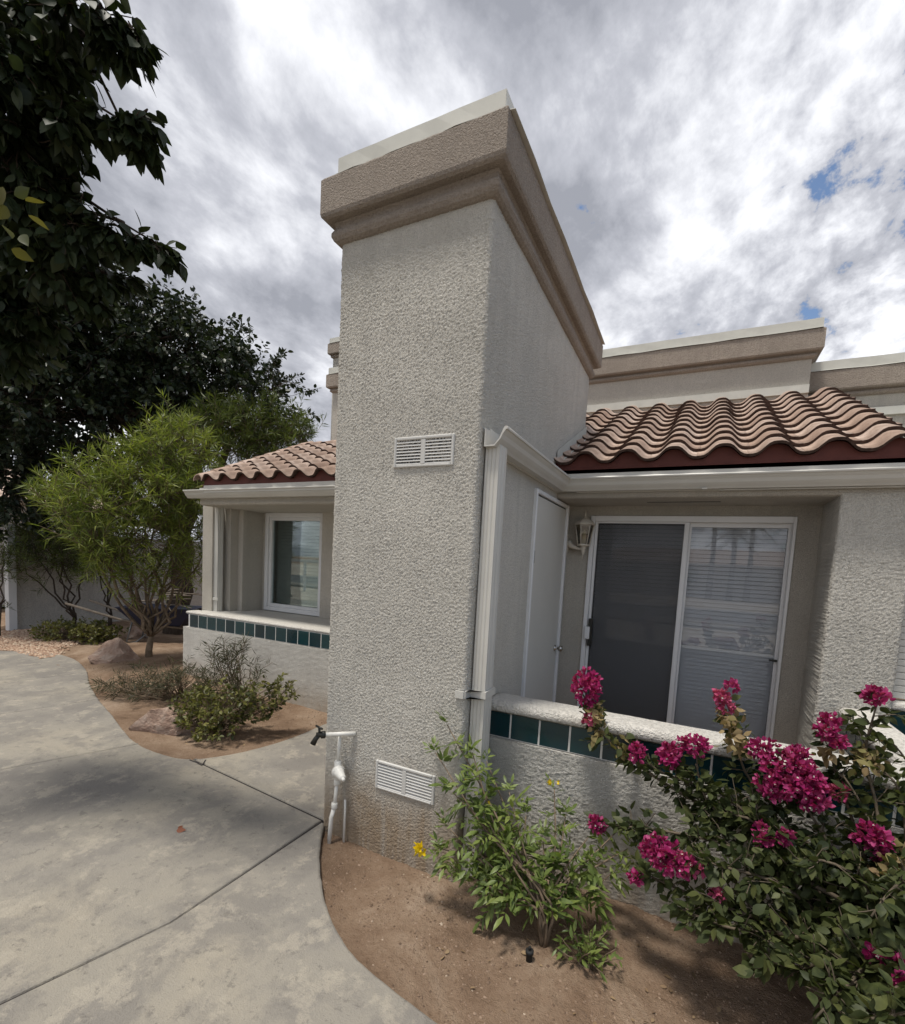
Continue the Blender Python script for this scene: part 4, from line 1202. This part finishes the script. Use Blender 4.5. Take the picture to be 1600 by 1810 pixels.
def tree(name, base, trunk_r, fork, lobes, ntwig, per, lsize, lmat, barkm, label, tmpl, cat='tree', twigl=(.3, .6), droop=.35, group=None, shell=.5, lean=None, extra=None):
    t_ = thing(name, base, label, cat, group)
    mb = MB(); base = np.array(base, float); fork = np.array(fork, float)
    n = 8; pts = [base - UP * .15]
    for k in range(n + 1):
        u = k / n; p = base + (fork - base) * u
        if 0 < k < n: p = p + np.array([rng.normal(0, trunk_r * .18), rng.normal(0, trunk_r * .18), 0])
        pts.append(p)
    mb.tube(pts, [trunk_r * 1.5, trunk_r * 1.3] + list(np.linspace(trunk_r * 1.08, trunk_r * .72, n)), 14)
    mb.build('trunk', M[barkm], t_)
    bb = MB(); heads = []
    for l in lobes:
        c = np.array(l[:3]); link(bb, fork - UP * rng.uniform(0, .25), c, trunk_r * .5, trunk_r * .13, 6, .05, .10); heads.append(c)
    heads = np.array(heads)
    lv = Leaves(tmpl)
    for p, c in lobe_points(lobes, ntwig, shell):
        if p[2] < .25: continue
        o_ = unit(p - c)
        s0 = c + (p - c) * rng.uniform(.25, .6)
        if rng.random() < .5: link(bb, s0, p, trunk_r * .07 + .003, .003, 3, 0, .1)
        tw = wander(p, o_ + UP * .12 + rv(.35), rng.uniform(*twigl), 4, .2, droop * .25)
        if rng.random() < .6: bb.tube(tw, [.0045, .004, .0035, .003, .002], 4, caps=False)
        leafy(lv, tw, per, lsize, .75, droop, lsize * .25, 0)
    bb.build('limbs', M[barkm], t_)
    lv.build('crown', M[lmat], t_)
    return t_


def pxlobe(u, v, dist, rpx, fy=1., fz=1.):
    c = far(u, v, dist); depth = float(RR[2] @ (c - np.array([0, 0, CAM_H])))
    r = rpx / FPX * depth
    return (*c, r, r * fy, r * fz)


# big dark pear in the background
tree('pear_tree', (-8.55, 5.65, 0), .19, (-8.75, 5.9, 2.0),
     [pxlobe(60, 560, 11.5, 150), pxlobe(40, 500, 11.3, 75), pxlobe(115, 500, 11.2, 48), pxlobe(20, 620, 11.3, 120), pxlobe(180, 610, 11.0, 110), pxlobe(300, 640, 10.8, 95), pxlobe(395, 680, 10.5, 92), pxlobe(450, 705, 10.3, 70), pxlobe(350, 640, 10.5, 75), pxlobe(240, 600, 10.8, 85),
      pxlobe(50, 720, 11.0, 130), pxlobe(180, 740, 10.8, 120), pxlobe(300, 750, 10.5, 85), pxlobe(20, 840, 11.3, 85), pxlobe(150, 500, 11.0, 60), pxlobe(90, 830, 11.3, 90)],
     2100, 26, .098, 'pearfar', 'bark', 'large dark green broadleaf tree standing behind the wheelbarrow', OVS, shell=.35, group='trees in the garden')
# near pear overhanging from the left
nt = thing('pear_tree', (-4.55, -.55, 0), 'dark leafy tree whose branches hang in from the upper left', 'tree', 'trees in the garden')
MB().tube([(-4.55, -.55, -.2), (-4.55, -.55, .1), (-4.52, -.5, 1.0), (-4.5, -.4, 1.9), (-4.4, -.2, 2.6)], [.17, .14, .12, .11, .085], 14).build('trunk', M['bark'], nt)
lob = [(20, 40, 3.5, 95), (110, 20, 3.3, 58), (180, 25, 3.2, 34), (232, 50, 3.2, 14), (215, 80, 3.2, 14), (30, 150, 3.4, 90), (95, 120, 3.3, 34), (40, 250, 3.4, 82), (105, 205, 3.2, 38), (165, 205, 3.15, 26), (218, 215, 3.1, 26), (255, 205, 3.1, 16), (250, 248, 3.1, 18),
       (40, 340, 3.4, 75), (105, 360, 3.3, 34), (50, 430, 3.5, 70), (130, 395, 3.2, 38), (188, 402, 3.1, 27), (238, 420, 3.1, 18), (276, 430, 3.08, 11), (303, 440, 3.05, 8), (105, 470, 3.3, 45), (178, 482, 3.2, 28), (222, 492, 3.2, 14), (20, 530, 3.6, 60), (165, 525, 3.3, 24), (15, 600, 3.7, 55), (70, 560, 3.5, 40)]
lob = [pxlobe(*l) for l in lob]
bb = MB(); lv = Leaves(OV)
fork = np.array([-4.4, -.2, 2.6])
mains = [far(-60, 60, 3.8), far(-60, 250, 3.8), far(-50, 400, 3.8), far(-60, 520, 3.9)]
for m_ in mains: link(bb, fork, m_, .06, .03, 6, .06, .08)
for l in lob:
    c = np.array(l[:3]); h = mains[int(np.argmin([np.linalg.norm(c - m_) for m_ in mains]))]
    link(bb, h, c, .012, .004, 7, .03, .06)
extra = [(np.array(l[:3]), np.array(l[:3]) - np.array([.05, .03, 0])) for l in lob if l[3] < .09 for _ in range(5)]
side_lobes = [pxlobe(-90, 60, 3.8, 100), pxlobe(-100, 230, 3.9, 105), pxlobe(-110, 400, 3.9, 100), pxlobe(-250, 120, 4.4, 130), pxlobe(-260, 320, 4.5, 130), pxlobe(-100, 540, 4.0, 70)]
for p, c in lobe_points(lob, 560, .1) + extra + lobe_points(side_lobes, 420, .35):
    o_ = unit(p - c)
    tw = wander(p - o_ * .06, o_ + np.array([.25, .15, 0]) + rv(.3), rng.uniform(.06, .15), 4, .2, .12)
    bb.tube([c + (p - c) * .4, tw[0]], [.004, .003], 4, caps=False)
    bb.tube(tw, [.003, .003, .0025, .002, .0015], 4, caps=False)
    leafy(lv, tw, 9, .072, .55, .75, .022, 0)
bb.build('limbs', M['bark'], nt)
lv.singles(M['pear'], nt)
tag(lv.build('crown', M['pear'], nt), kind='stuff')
ly = Leaves(OV)
for u, v in [(5, 330), (25, 345), (45, 355), (12, 365), (50, 380), (8, 400), (38, 415), (20, 440)]:
    ly.put(far(u, v, 2.6), rv() * .5 + np.array([.6, .3, -.7]), UP + rv(.5), .062)
ly.build('yellowing_leaves', M['pear_yellow'], nt)

# narrow-leaved yellow-green shrubs
def oleander(name, base, stems, lobes, ntuft, lmat, label, per=15, ls=.17, flowers=10, twig='twig', group='narrow leaved shrubs', sr=.035):
    t_ = thing(name, base, label, 'shrub', group)
    bb = MB(); base = np.array(base, float)
    trunk_top = base + np.array([.02, .02, stems])
    heads = [np.array(l[:3]) for l in lobes]
    MB().tube([base - UP * .1, base + UP * .15, trunk_top], [sr * 1.4, sr * 1.2, sr], 10).build('trunk', M[twig], t_)
    for k, c in enumerate(heads):
        j = trunk_top + (c - trunk_top) * .0
        link(bb, j, c, sr * .62, .008, 7, -.04, .07)
    lv = Leaves(NARROW); fl = Leaves(LANCE)
    for p, c in lobe_points(lobes, ntuft, .3):
        if p[2] < .12: continue
        o_ = unit(p - c)
        link(bb, c + (p - c) * rng.uniform(.2, .5), p, .005, .003, 3, 0, .08)
        tw = wander(p, o_ * .6 + UP * .55 + rv(.3), rng.uniform(.12, .26) * (1. if rng.random() < .8 else 1.9), 4, .15, 0)
        bb.tube(tw, [.003] * 5, 4, caps=False)
        leafy(lv, tw, per, ls, .85, .05, .004, 0)
        leafy(lv, tw, 5, ls * .9, .35, -.2, .004, .75)
        if rng.random() < flowers / ntuft:
            for _ in range(3): fl.put(tw[-1], rv(.4) + UP, rv(), .045)
    bb.build('branches', M[twig], t_)
    lv.build('crown', M[lmat], t_)
    if flowers and fl.P: tag(fl.build('flowers', M['white_fl'], t_), kind='stuff')
    return t_
oleander('narrow_leaf_shrub', (-6.53, 3.91, 0), .34,
         [pxlobe(275, 800, 7.6, 34), pxlobe(325, 785, 7.8, 34), pxlobe(355, 810, 7.8, 28), pxlobe(225, 835, 7.5, 36), pxlobe(160, 860, 7.5, 34), pxlobe(110, 875, 7.6, 26), pxlobe(85, 890, 7.6, 14), pxlobe(280, 870, 7.5, 52), pxlobe(195, 905, 7.3, 48), pxlobe(130, 915, 7.4, 30),
          pxlobe(330, 940, 7.7, 36), pxlobe(260, 955, 7.4, 48), pxlobe(335, 865, 7.8, 40), pxlobe(205, 985, 7.4, 36), pxlobe(355, 900, 7.8, 20), pxlobe(365, 960, 7.7, 14), pxlobe(300, 1005, 7.5, 28), pxlobe(240, 1030, 7.4, 24), pxlobe(170, 960, 7.3, 34), pxlobe(345, 1010, 7.6, 18)],
         900, 'thev', 'bright yellow-green narrow leaved small tree beside the house corner', 15, .15, 14)
oleander('narrow_leaf_shrub', (-6.6, 6.9, 0), .8,
         [pxlobe(400, 765, 9.4, 48), pxlobe(450, 755, 9.4, 46), pxlobe(500, 760, 9.5, 36), pxlobe(535, 770, 9.5, 28), pxlobe(430, 790, 9.3, 50), pxlobe(360, 775, 9.3, 44), pxlobe(490, 790, 9.4, 45)],
         480, 'thevd', 'leafy narrow leaved shrub rising behind the tiled roof', 16, .17, 5)
oleander('narrow_leaf_shrub', (-9.95, 4.62, 0), .18,
         [pxlobe(60, 960, 11.0, 45), pxlobe(110, 950, 11.0, 50), pxlobe(150, 960, 11.0, 45), pxlobe(45, 1000, 11.0, 30), pxlobe(100, 990, 11.0, 45), pxlobe(90, 920, 11.2, 40)],
         240, 'thevd', 'shaded shrub with bare forked stems against the garden wall', 15, .15, 3, 'bark', sr=.03)
oleander('narrow_leaf_shrub', (-10.1, 5.3, 0), .18,
         [pxlobe(170, 990, 11.3, 40), pxlobe(200, 970, 11.3, 45), pxlobe(160, 950, 11.3, 35)],
         110, 'thevd', 'second shaded shrub near the wall behind the slender tree', 15, .15, 0, 'bark', sr=.028)
oleander('leggy_plant', (-9.9, 3.55, 0), .5,
         [pxlobe(8, 965, 10.6, 22), pxlobe(-20, 1000, 10.6, 40), pxlobe(10, 1060, 10.6, 16)],
         40, 'thevd', 'leggy dark plant by the white gate post at the left edge', 12, .15, 4, 'bark', group=None, sr=.02)


def low_shrub(name, c, lobes, n, per, ls, tmpl, lmat, label, cat='shrub', spread=.7, droop=.1, twigl=(.06, .14), upw=.4):
    t_ = thing(name, c, label, cat)
    bb = MB(); lv = Leaves(tmpl); c = np.array(c, float)
    for p, cc_ in lobe_points(lobes, n, .2):
        p[2] = max(p[2], soil_h(p[0], p[1]) + .03)
        b0_ = c + np.array([rng.normal(0, .04), rng.normal(0, .04), -.02])
        if rng.random() < .55: link(bb, b0_ + (cc_ - b0_) * rng.uniform(0, .5), p, .005, .0025, 4, .05, .1)
        tw = wander(p, unit(p - c) + UP * upw + rv(.4), rng.uniform(*twigl), 4, .2)
        bb.tube(tw, [.002] * 5, 4, caps=False)
        leafy(lv, tw, per, ls, spread, droop, ls * .12, 0)
    bb.build('stems', M['twig'], t_); lv.build('foliage', M[lmat], t_)
    return t_


low_shrub('round_leaf_shrub', (-3.62, 2.72, -.02), [(-3.75, 2.66, .16, .22, .18, .15), (-3.45, 2.72, .20, .25, .2, .18), (-3.25, 2.86, .26, .2, .18, .16), (-3.55, 2.62, .08, .3, .2, .1), (-3.12, 2.98, .34, .12, .12, .1)],
          230, 10, .042, OVS, 'shrub', 'low rounded shrub with small yellow-green leaves beside the pink rock')
low_shrub('dry_shrub', (-4.6, 3.05, 0), [(-4.95, 2.95, .12, .42, .25, .13), (-4.5, 3.05, .18, .35, .25, .16), (-4.1, 3.1, .20, .25, .2, .16), (-5.25, 2.78, .06, .25, .12, .07)],
          230, 13, .085, NARROW, 'dryshrub', 'sprawling brownish narrow leaved shrub spilling towards the path', droop=.15)
low_shrub('dry_shrub', (-4.05, 3.3, 0), [(-4.1, 3.2, .42, .16, .12, .16), (-3.85, 3.25, .32, .14, .12, .14), (-4.0, 3.3, .55, .05, .05, .12)],
          55, 13, .095, NARROW, 'dryshrub', 'upright wispy narrow leaved plant against the white sill wall', droop=.05, twigl=(.12, .22), upw=1.)
low_shrub('ground_cover_shrub', (-8.7, 4.05, 0), [(-8.9, 3.95, .12, .45, .3, .14), (-8.35, 4.15, .14, .4, .3, .16)],
          260, 10, .05, OVS, 'shrub', 'low spreading green shrub between the gravel and the soil bed')
low_shrub('seedling', onz(1040, 1700, -.05), [(*(onz(1035, 1690, -.02)), .06, .06, .045)], 22, 7, .045, LANCE, 'tecoma', 'tiny green sprig growing from the bare soil near the sprinkler', droop=0.)
o = Leaves(OV); o.put(onz(312, 1468, .006), np.array([.8, .5, .1]), UP + rv(.3), .05); o.put(onz(315, 1466, .008), np.array([-.2, .9, .15]), UP + rv(.3), .035)
lf = o.build('dry_leaf', M['dryleaf'], None); tag(lf, 'single dry reddish leaf lying on the concrete path', 'leaf')

# ------------------------------------------------------------------ yellow bells shrub
yb_ = thing('yellow_bells_shrub', (-.44, 1.93, -.05), 'upright green shrub with a few yellow flowers in front of the chimney corner', 'shrub', 'flowering shrubs')
bb = MB(); lv = Leaves(LANCE)
base = np.array([-.44, 1.93, -.07])
def pinnate(lv, p, d, L, ls, pairs=3):
    """compound leaf: paired lance leaflets and one at the tip"""
    d = unit(np.array(d, float)); n_ = unit(UP * .8 + rv(.35)); s = unit(np.cross(n_, d))
    for k in range(pairs):
        q = p + d * L * (k + .6) / (pairs + .3) - UP * .02 * ((k + 1) / pairs) ** 2
        for sg in (-1, 1): lv.put(q, d * .65 + s * sg * .8 + rv(.12), n_ + rv(.2), ls * rng.uniform(.75, 1.1))
    lv.put(p + d * L - UP * .02, d - UP * .2 + rv(.1), n_, ls * 1.15)
tips = [(790, 1280, 2.02, 1.), (770, 1330, 2.0, .9), (835, 1330, 1.99, 1.), (860, 1345, 2.1, .9), (800, 1400, 1.95, 1.), (790, 1460, 1.9, 1.), (780, 1500, 1.86, .9), (850, 1430, 1.95, 1.), (900, 1400, 2.1, 1.), (840, 1500, 1.9, 1.), (880, 1480, 1.95, 1.),
        (930, 1440, 2.1, 1.), (980, 1395, 2.2, .9), (1000, 1440, 2.2, .9), (960, 1480, 2.1, 1.), (1040, 1480, 2.15, 1.), (1090, 1470, 2.2, .8), (1020, 1530, 2.05, 1.), (1085, 1540, 2.1, .9), (900, 1540, 1.92, 1.), (820, 1555, 1.85, .6), (970, 1540, 2.0, .6), (1110, 1500, 2.15, .8), (815, 1540, 1.88, .9), (870, 1550, 1.9, .9)]
for u, v, Y, k in tips:
    tip = at(u, v, Y)
    j = base + np.array([rng.normal(0, .02), rng.normal(0, .02), rng.uniform(.08, .22)])
    mid_ = (j + tip) / 2 + rv(.03)
    pts_ = resample(np.array([base + rv(.008), j, mid_, tip]), 12)
    bb.tube(pts_, list(np.linspace(.008, .0022, 12)), 5)
    n = int(14 * k)
    for q in range(n):
        s = .50 + .50 * (q + rng.random()) / n
        p = pts_[min(11, int(s * 11))] + rv(.010); ax = unit(pts_[min(11, int(s * 11) + 1)] - pts_[max(0, int(s * 11) - 1)])
        pinnate(lv, p, unit(np.cross(ax, rv())) + ax * .45 + rv(.1), rng.uniform(.055, .10), rng.uniform(.042, .070), rng.choice([2, 2, 3]))
    for q in range(3): pinnate(lv, pts_[-1], unit(pts_[-1] - pts_[-3]) + rv(.45) + UP * .3, .06, .042, 2)
bb.build('stems', M['twig'], yb_); lv.singles(M['tecoma'], yb_); tag(lv.build('foliage', M['tecoma'], yb_), kind='stuff')
def trumpet(p, s, d, parent, petals=5, mat='yellow'):
    fl = Leaves(BRACT); d = unit(np.array(d, float)); a = unit(np.cross(d, UP + .01)); b = np.cross(d, a)
    for k in range(petals):
        q = 2 * math.pi * k / petals; r = math.cos(q) * a + math.sin(q) * b
        fl.put(p + r * .1 * s, r * .8 + d * .55, d - r * .6, s * .62)
    fl_o = fl.build('flower', M[mat], parent)
    return fl_o
for u, v, Y, s, n in [(745, 1502, 1.84, .05, 4), (740, 1495, 1.84, .04, 2), (972, 1383, 2.18, .024, 2), (985, 1384, 2.18, .022, 1), (823, 1380, 2.0, .018, 1), (866, 1418, 1.98, .018, 1)]:
    for k in range(n): trumpet(at(u, v, Y) + rv(s * .32), s, np.array([-.5, -.8, .3]) + rv(.5), yb_)

# ------------------------------------------------------------------ bougainvillea
bg_ = thing('bougainvillea', (.78, 2.1, -.05), 'sprawling bougainvillea with magenta flower clusters along the patio wall', 'shrub', 'flowering shrubs')
bb = MB(); lv = Leaves(OV); dry = Leaves(OV)
B0 = np.array([.74, 2.14, -.08])
# canes: way points as (u, v, Y)
canes = [
    [(1480, 1600, 2.15), (1350, 1480, 2.2), (1200, 1400, 2.25), (1100, 1330, 2.27), (1060, 1290, 2.29), (1040, 1230, 2.3)],
    [(1490, 1620, 2.1), (1380, 1500, 2.15), (1270, 1400, 2.2), (1180, 1370, 2.22), (1130, 1340, 2.25)],
    [(1450, 1560, 2.2), (1380, 1440, 2.25), (1320, 1370, 2.28), (1300, 1310, 2.3), (1285, 1230, 2.32)],
    [(1500, 1560, 2.1), (1440, 1450, 2.15), (1390, 1380, 2.2), (1370, 1345, 2.2)],
    [(1540, 1560, 2.1), (1500, 1430, 2.2), (1475, 1360, 2.25), (1465, 1300, 2.28)],
    [(1560, 1560, 2.1), (1550, 1430, 2.2), (1530, 1330, 2.25), (1550, 1245, 2.28)],
    [(1470, 1640, 2.05), (1370, 1560, 2.0), (1270, 1530, 1.98), (1200, 1510, 1.97), (1150, 1500, 1.98)],
    [(1460, 1660, 2.0), (1330, 1620, 1.95), (1220, 1580, 1.95), (1130, 1540, 2.0)],
    [(1430, 1600, 2.1), (1300, 1500, 2.1), (1180, 1470, 2.1), (1100, 1460, 2.15), (1060, 1455, 2.2)],
    [(1480, 1680, 1.95), (1380, 1650, 1.9), (1290, 1640, 1.85), (1190, 1600, 1.9)],
    [(1520, 1690, 1.9), (1460, 1700, 1.8), (1400, 1710, 1.75), (1340, 1690, 1.75)],
    [(1560, 1680, 1.95), (1530, 1720, 1.8), (1500, 1740, 1.7), (1440, 1740, 1.65)],
    [(1600, 1650, 2.0), (1600, 1700, 1.8), (1590, 1740, 1.7), (1560, 1760, 1.6)],
    [(1580, 1600, 2.05), (1560, 1500, 2.15), (1545, 1480, 2.2), (1530, 1490, 2.2)],
    [(1520, 1580, 2.1), (1450, 1500, 2.1), (1390, 1480, 2.1), (1360, 1490, 2.08)],
    [(1500, 1600, 2.05), (1400, 1540, 2.05), (1330, 1450, 2.12), (1260, 1430, 2.15), (1230, 1350, 2.2)],
    [(1620, 1600, 2.1), (1640, 1500, 2.2), (1630, 1400, 2.25), (1600, 1340, 2.25), (1575, 1310, 2.25)],
    [(1640, 1650, 2.0), (1700, 1560, 2.1), (1720, 1450, 2.2), (1700, 1350, 2.25)],
    [(1560, 1620, 2.0), (1500, 1540, 2.0), (1440, 1520, 1.98), (1400, 1540, 1.95)],
    [(1560, 1560, 2.1), (1540, 1460, 2.15), (1510, 1400, 2.2), (1490, 1370, 2.22)],
    [(1600, 1560, 2.1), (1600, 1460, 2.18), (1580, 1380, 2.22), (1545, 1350, 2.22)],
    [(1580, 1700, 1.9), (1620, 1740, 1.7), (1600, 1790, 1.55), (1540, 1800, 1.5)],
    [(1540, 1700, 1.85), (1480, 1760, 1.65), (1440, 1800, 1.58)],
    [(1620, 1600, 2.0), (1600, 1560, 1.95), (1570, 1580, 1.85), (1540, 1620, 1.78)],
]
dens = [.8, 1., .55, 1., .5, .45, 1.1, 1.1, 1, 1.1, 1.1, 1.1, 1., 1.1, 1.1, 1.2, .35, .3, 1.1, .5, .4, 1.0, 1.0, .9]
cane_pts = []
for cn, dn_ in zip(canes, dens):
    w = [B0 + rv(.025) * np.array([1, 1, 0])] + [at(*q) for q in cn]
    pts_ = resample(np.array(w), 26)
    bb.tube(pts_, list(np.linspace(.013, .003, 26)), 6)
    cane_pts.append(pts_)
    L = np.sum(np.linalg.norm(np.diff(pts_, axis=0), axis=1))
    for k in range(int(36 * dn_ * L)):
        u = rng.uniform(.16, 1.); i = int(u * 24.9); p = pts_[i] + (pts_[min(i + 1, 25)] - pts_[i]) * rng.random()
        ax = unit(pts_[min(i + 2, 25)] - pts_[max(i - 1, 0)])
        tl = rng.uniform(.05, .17) * (1. if u < .8 else .55)
        tw = wander(p, ax * .5 + unit(rv()) * .8 + UP * .25, tl, 4, .2, .03)
        tw = [np.array([q[0], min(q[1], 2.33 if q[2] < .85 else 9.), max(q[2], -.02)]) for q in tw]
        bb.tube(tw, [.0025, .0022, .002, .0018, .0015], 4, caps=False)
        leafy(lv, tw, int(5 + tl * 46), .046, .7, .45, .012, 0)
    leafy(lv, pts_[4:], int(70 * dn_ * L), .045, .8, .35, .012, .1)
for (u, v, Y, r, n) in [(1290, 1270, 2.28, .04, 46), (1303, 1308, 2.27, .045, 60), (1052, 1262, 2.27, .032, 40), (1058, 1295, 2.26, .03, 24), (1530, 1345, 2.22, .05, 46), (1582, 1525, 2.05, .06, 70), (1460, 1330, 2.22, .03, 20), (1370, 1640, 1.95, .05, 30), (1545, 1335, 2.25, .04, 20), (1100, 1320, 2.27, .04, 24)]:
    for k in range(n): dry.put(at(u, v, Y) + rv(r * .55), rv() - UP * .5, rv(), rng.uniform(.025, .048))
# leafless lower canes
for a, b in (((1500, 1700, 2.05), (1290, 1480, 2.2)), ((1530, 1720, 1.95), (1420, 1540, 2.1)), ((1560, 1740, 1.9), (1480, 1560, 2.12)), ((1440, 1720, 2.1), (1400, 1560, 2.2)), ((1590, 1790, 1.75), (1540, 1690, 1.9))):
    link(bb, at(*a), at(*b), .009, .006, 6, .03, .05)
bb.build('canes', M['cane'], bg_)
lv.singles(M['boug'], bg_); tag(lv.build('foliage', M['boug'], bg_), kind='stuff'); dry.build('withered_leaves', M['boug_dry'], bg_)
clusters = [(1037, 1215, 2.28, 27, 36, 1.), (1043, 1268, 2.27, 14, 14, .3), (1293, 1213, 2.3, 9, 9, 1.), (1275, 1232, 2.3, 11, 14, .4), (1283, 1250, 2.3, 12, 10, .2), (1128, 1332, 2.22, 17, 16, .9), (1182, 1335, 2.2, 20, 24, .8), (1228, 1318, 2.2, 30, 18, 1.),
            (1352, 1325, 2.2, 30, 18, .9), (1395, 1368, 2.14, 52, 44, .95), (1370, 1390, 2.12, 30, 30, .9), (1430, 1385, 2.14, 26, 30, 1.), (1410, 1340, 2.18, 24, 22, 1.), (1464, 1285, 2.24, 19, 28, 1.), (1478, 1312, 2.22, 15, 12, .9), (1550, 1232, 2.26, 23, 19, 1.),
            (1185, 1515, 1.94, 46, 26, .6), (1160, 1500, 1.95, 26, 22, .7), (1220, 1532, 1.95, 28, 20, .5), (1056, 1458, 2.18, 14, 13, 1.), (1124, 1550, 1.97, 10, 11, .8), (1350, 1485, 2.05, 12, 12, .6), (1390, 1482, 2.05, 13, 13, .7), (1345, 1465, 2.07, 9, 9, .7),
            (1540, 1478, 2.1, 28, 26, .9), (1550, 1505, 2.1, 22, 16, .8), (1485, 1400, 2.2, 14, 14, .5), (1268, 1580, 1.93, 8, 8, .3), (1550, 1690, 1.78, 12, 10, .6), (1580, 1702, 1.76, 14, 10, .6), (1595, 1738, 1.7, 10, 10, .6), (1440, 1418, 2.12, 26, 18, .8)]
for (u, v, Y, ru, rvv, dark) in clusters:
    c = at(u, v, Y); dep = float(RR[2] @ (c - np.array([0, 0, CAM_H]))); k = dep / FPX
    rx_, rz_ = ru * k * .84, rvv * k * .84
    br = Leaves(BRACT); wf = Leaves(BRACT)
    n = int(14 + 5200 * (rx_ * rz_) / .0022 * .012)
    n = int(min(n * .95, 190))
    for q in range(n):
        d = unit(rv()); p = c + d * np.array([rx_, (rx_ + rz_) * .45, rz_]) * rng.random() ** .42 * (1 + .25 * mnoise.noise(Vector(d * 2.3 + c * 9)))
        # a bloom: three papery bracts round a small white star
        ax = unit(d + UP * .35 + rv(.35)); a = unit(np.cross(ax, rv())); b = np.cross(ax, a)
        for j in range(3):
            t_ = 2 * math.pi * j / 3; r = math.cos(t_) * a + math.sin(t_) * b
            br.put(p, r * .6 + ax * .8 + rv(.15), ax * .5 - r + rv(.2), rng.uniform(.017, .029))
        if rng.random() < .16:
            for j in range(4):
                t_ = 2 * math.pi * j / 4; r = math.cos(t_) * a + math.sin(t_) * b
                wf.put(p + ax * .012, r + ax * .2, ax, .0055)
    o = br.build('flower_cluster', M['bract'] if dark > .55 else M['bract_pink'], bg_)
    if wf.P: tag(wf.build('white_flowers', M['white_fl'], o), kind='stuff')

# ------------------------------------------------------------------ across the street (mirrored in the door and window glass)
M['asphalt'] = paint('asphalt', (.11, .11, .11), .9, .2, sc=3.)
M['sand'] = paint('sand', (.42, .36, .29), .95, .2, sc=2.)
tag(MB().add([(-80, -60, -.12), (80, -60, -.12), (80, -4.2, -.12), (-80, -4.2, -.12)], [(0, 1, 2, 3)]).build('front_yard', M['sand']), 'pale sandy ground across the street', kind='structure')
tag(MB().box(-80, 80, -20, -11, -.11, -.09).build('street', M['asphalt']), 'grey asphalt street', kind='structure')
tag(MB().box(-80, 80, -10.9, -9.5, -.115, .0).build('pavement', M['concrete']), 'concrete pavement along the street', kind='structure')
oh = thing('house', (4, -38, 0), 'low pale house across the street mirrored in the sliding door', 'house')
box('wall', M['stucco_far'], oh, -9, 13, -44, -36, -.1, 2.6)
MB().add([(-9.6, -35.4, 2.6), (13.6, -35.4, 2.6), (13.6, -44.6, 2.6), (-9.6, -44.6, 2.6), (-6, -40, 4.0), (10, -40, 4.0)], [(0, 4, 5, 1), (1, 5, 2), (2, 5, 4, 3), (3, 4, 0), (0, 1, 2, 3)]).build('roof', M['clay'], oh)
for x in (-6, -1.5, 3, 8):
    w_ = box('window', M['glass_dark'], oh, x, x + 1.8, -36.02, -35.96, .9, 2.1)
def palm(x, y, h, label):
    p = thing('palm_tree', (x, y, -.1), label, 'palm tree', 'palm trees across the street')
    MB().tube([(x, y, -.2), (x + .05, y, h * .5), (x, y, h)], [.24, .17, .15], 12).build('trunk', M['bark'], p)
    bb = MB(); lv = Leaves(NARROW)
    for k in range(22):
        a = k * 2.4; e = 1.15 - 1.7 * (k / 21)
        d = np.array([math.cos(a) * math.cos(e), math.sin(a) * math.cos(e), math.sin(e)])
        pts_ = [np.array([x, y, h]) + d * s_ * 1.9 - UP * s_ * s_ * .75 for s_ in np.linspace(0, 1, 8)]
        bb.tube(pts_, list(np.linspace(.025, .006, 8)), 5)
        for i in range(1, 8):
            for q in range(5):
                w = pts_[i - 1] + (pts_[i] - pts_[i - 1]) * q / 5; ax = unit(pts_[i] - pts_[i - 1]); sd_ = unit(np.cross(ax, UP))
                for sg in (-1, 1): lv.put(w, ax * .6 + sd_ * sg - UP * .25, UP + rv(.2), .55 * (1 - .45 * i / 8))
    bb.build('fronds', M['twig'], p); lv.build('crown', M['pearfar'], p)
palm(2.5, -35 + 1.8, 5.0, 'middle and fullest of three palms mirrored in the door glass')
palm(1.15, -34.0, 6.6, 'tallest of three palms mirrored in the door glass')
palm(3.7, -34.5, 5.9, 'slim palm beside the fullest one, mirrored in the door glass')

fn = thing('railing', (-17, -7.6, 0), 'white painted railing mirrored in the picture window', 'railing')
box('rail', M['white_frame'], fn, -17.6, -13.2, -7.7, -7.55, 1.22, 1.36)
for x in (-17.5, -16.2, -14.9, -13.6):
    box('post', M['white_frame'], fn, x, x + .1, -7.67, -7.58, -.1, 1.22)

lt = Leaves(OVS)
for k in range(170):
    x, y = (rng.uniform(-.9, 1.2), rng.uniform(1.5, 2.34)) if k < 120 else (rng.uniform(-5.2, -3.1), rng.uniform(2.4, 3.4))
    if k < 120 and not inside_bedB(x, y): continue
    lt.put(np.array([x, y, soil_h(x, y) + .006]), rv() * np.array([1, 1, .2]), UP + rv(.35), rng.uniform(.012, .034))
M['litter'] = leafmat('litter', [(.13, .08, .045), (.20, .13, .07), (.09, .055, .035), (.30, .21, .12)], .8, .1)
tag(lt.build('leaf_litter', M['litter'], None), 'dry fallen leaves scattered on the soil below the shrubs', 'leaf litter', kind='stuff')
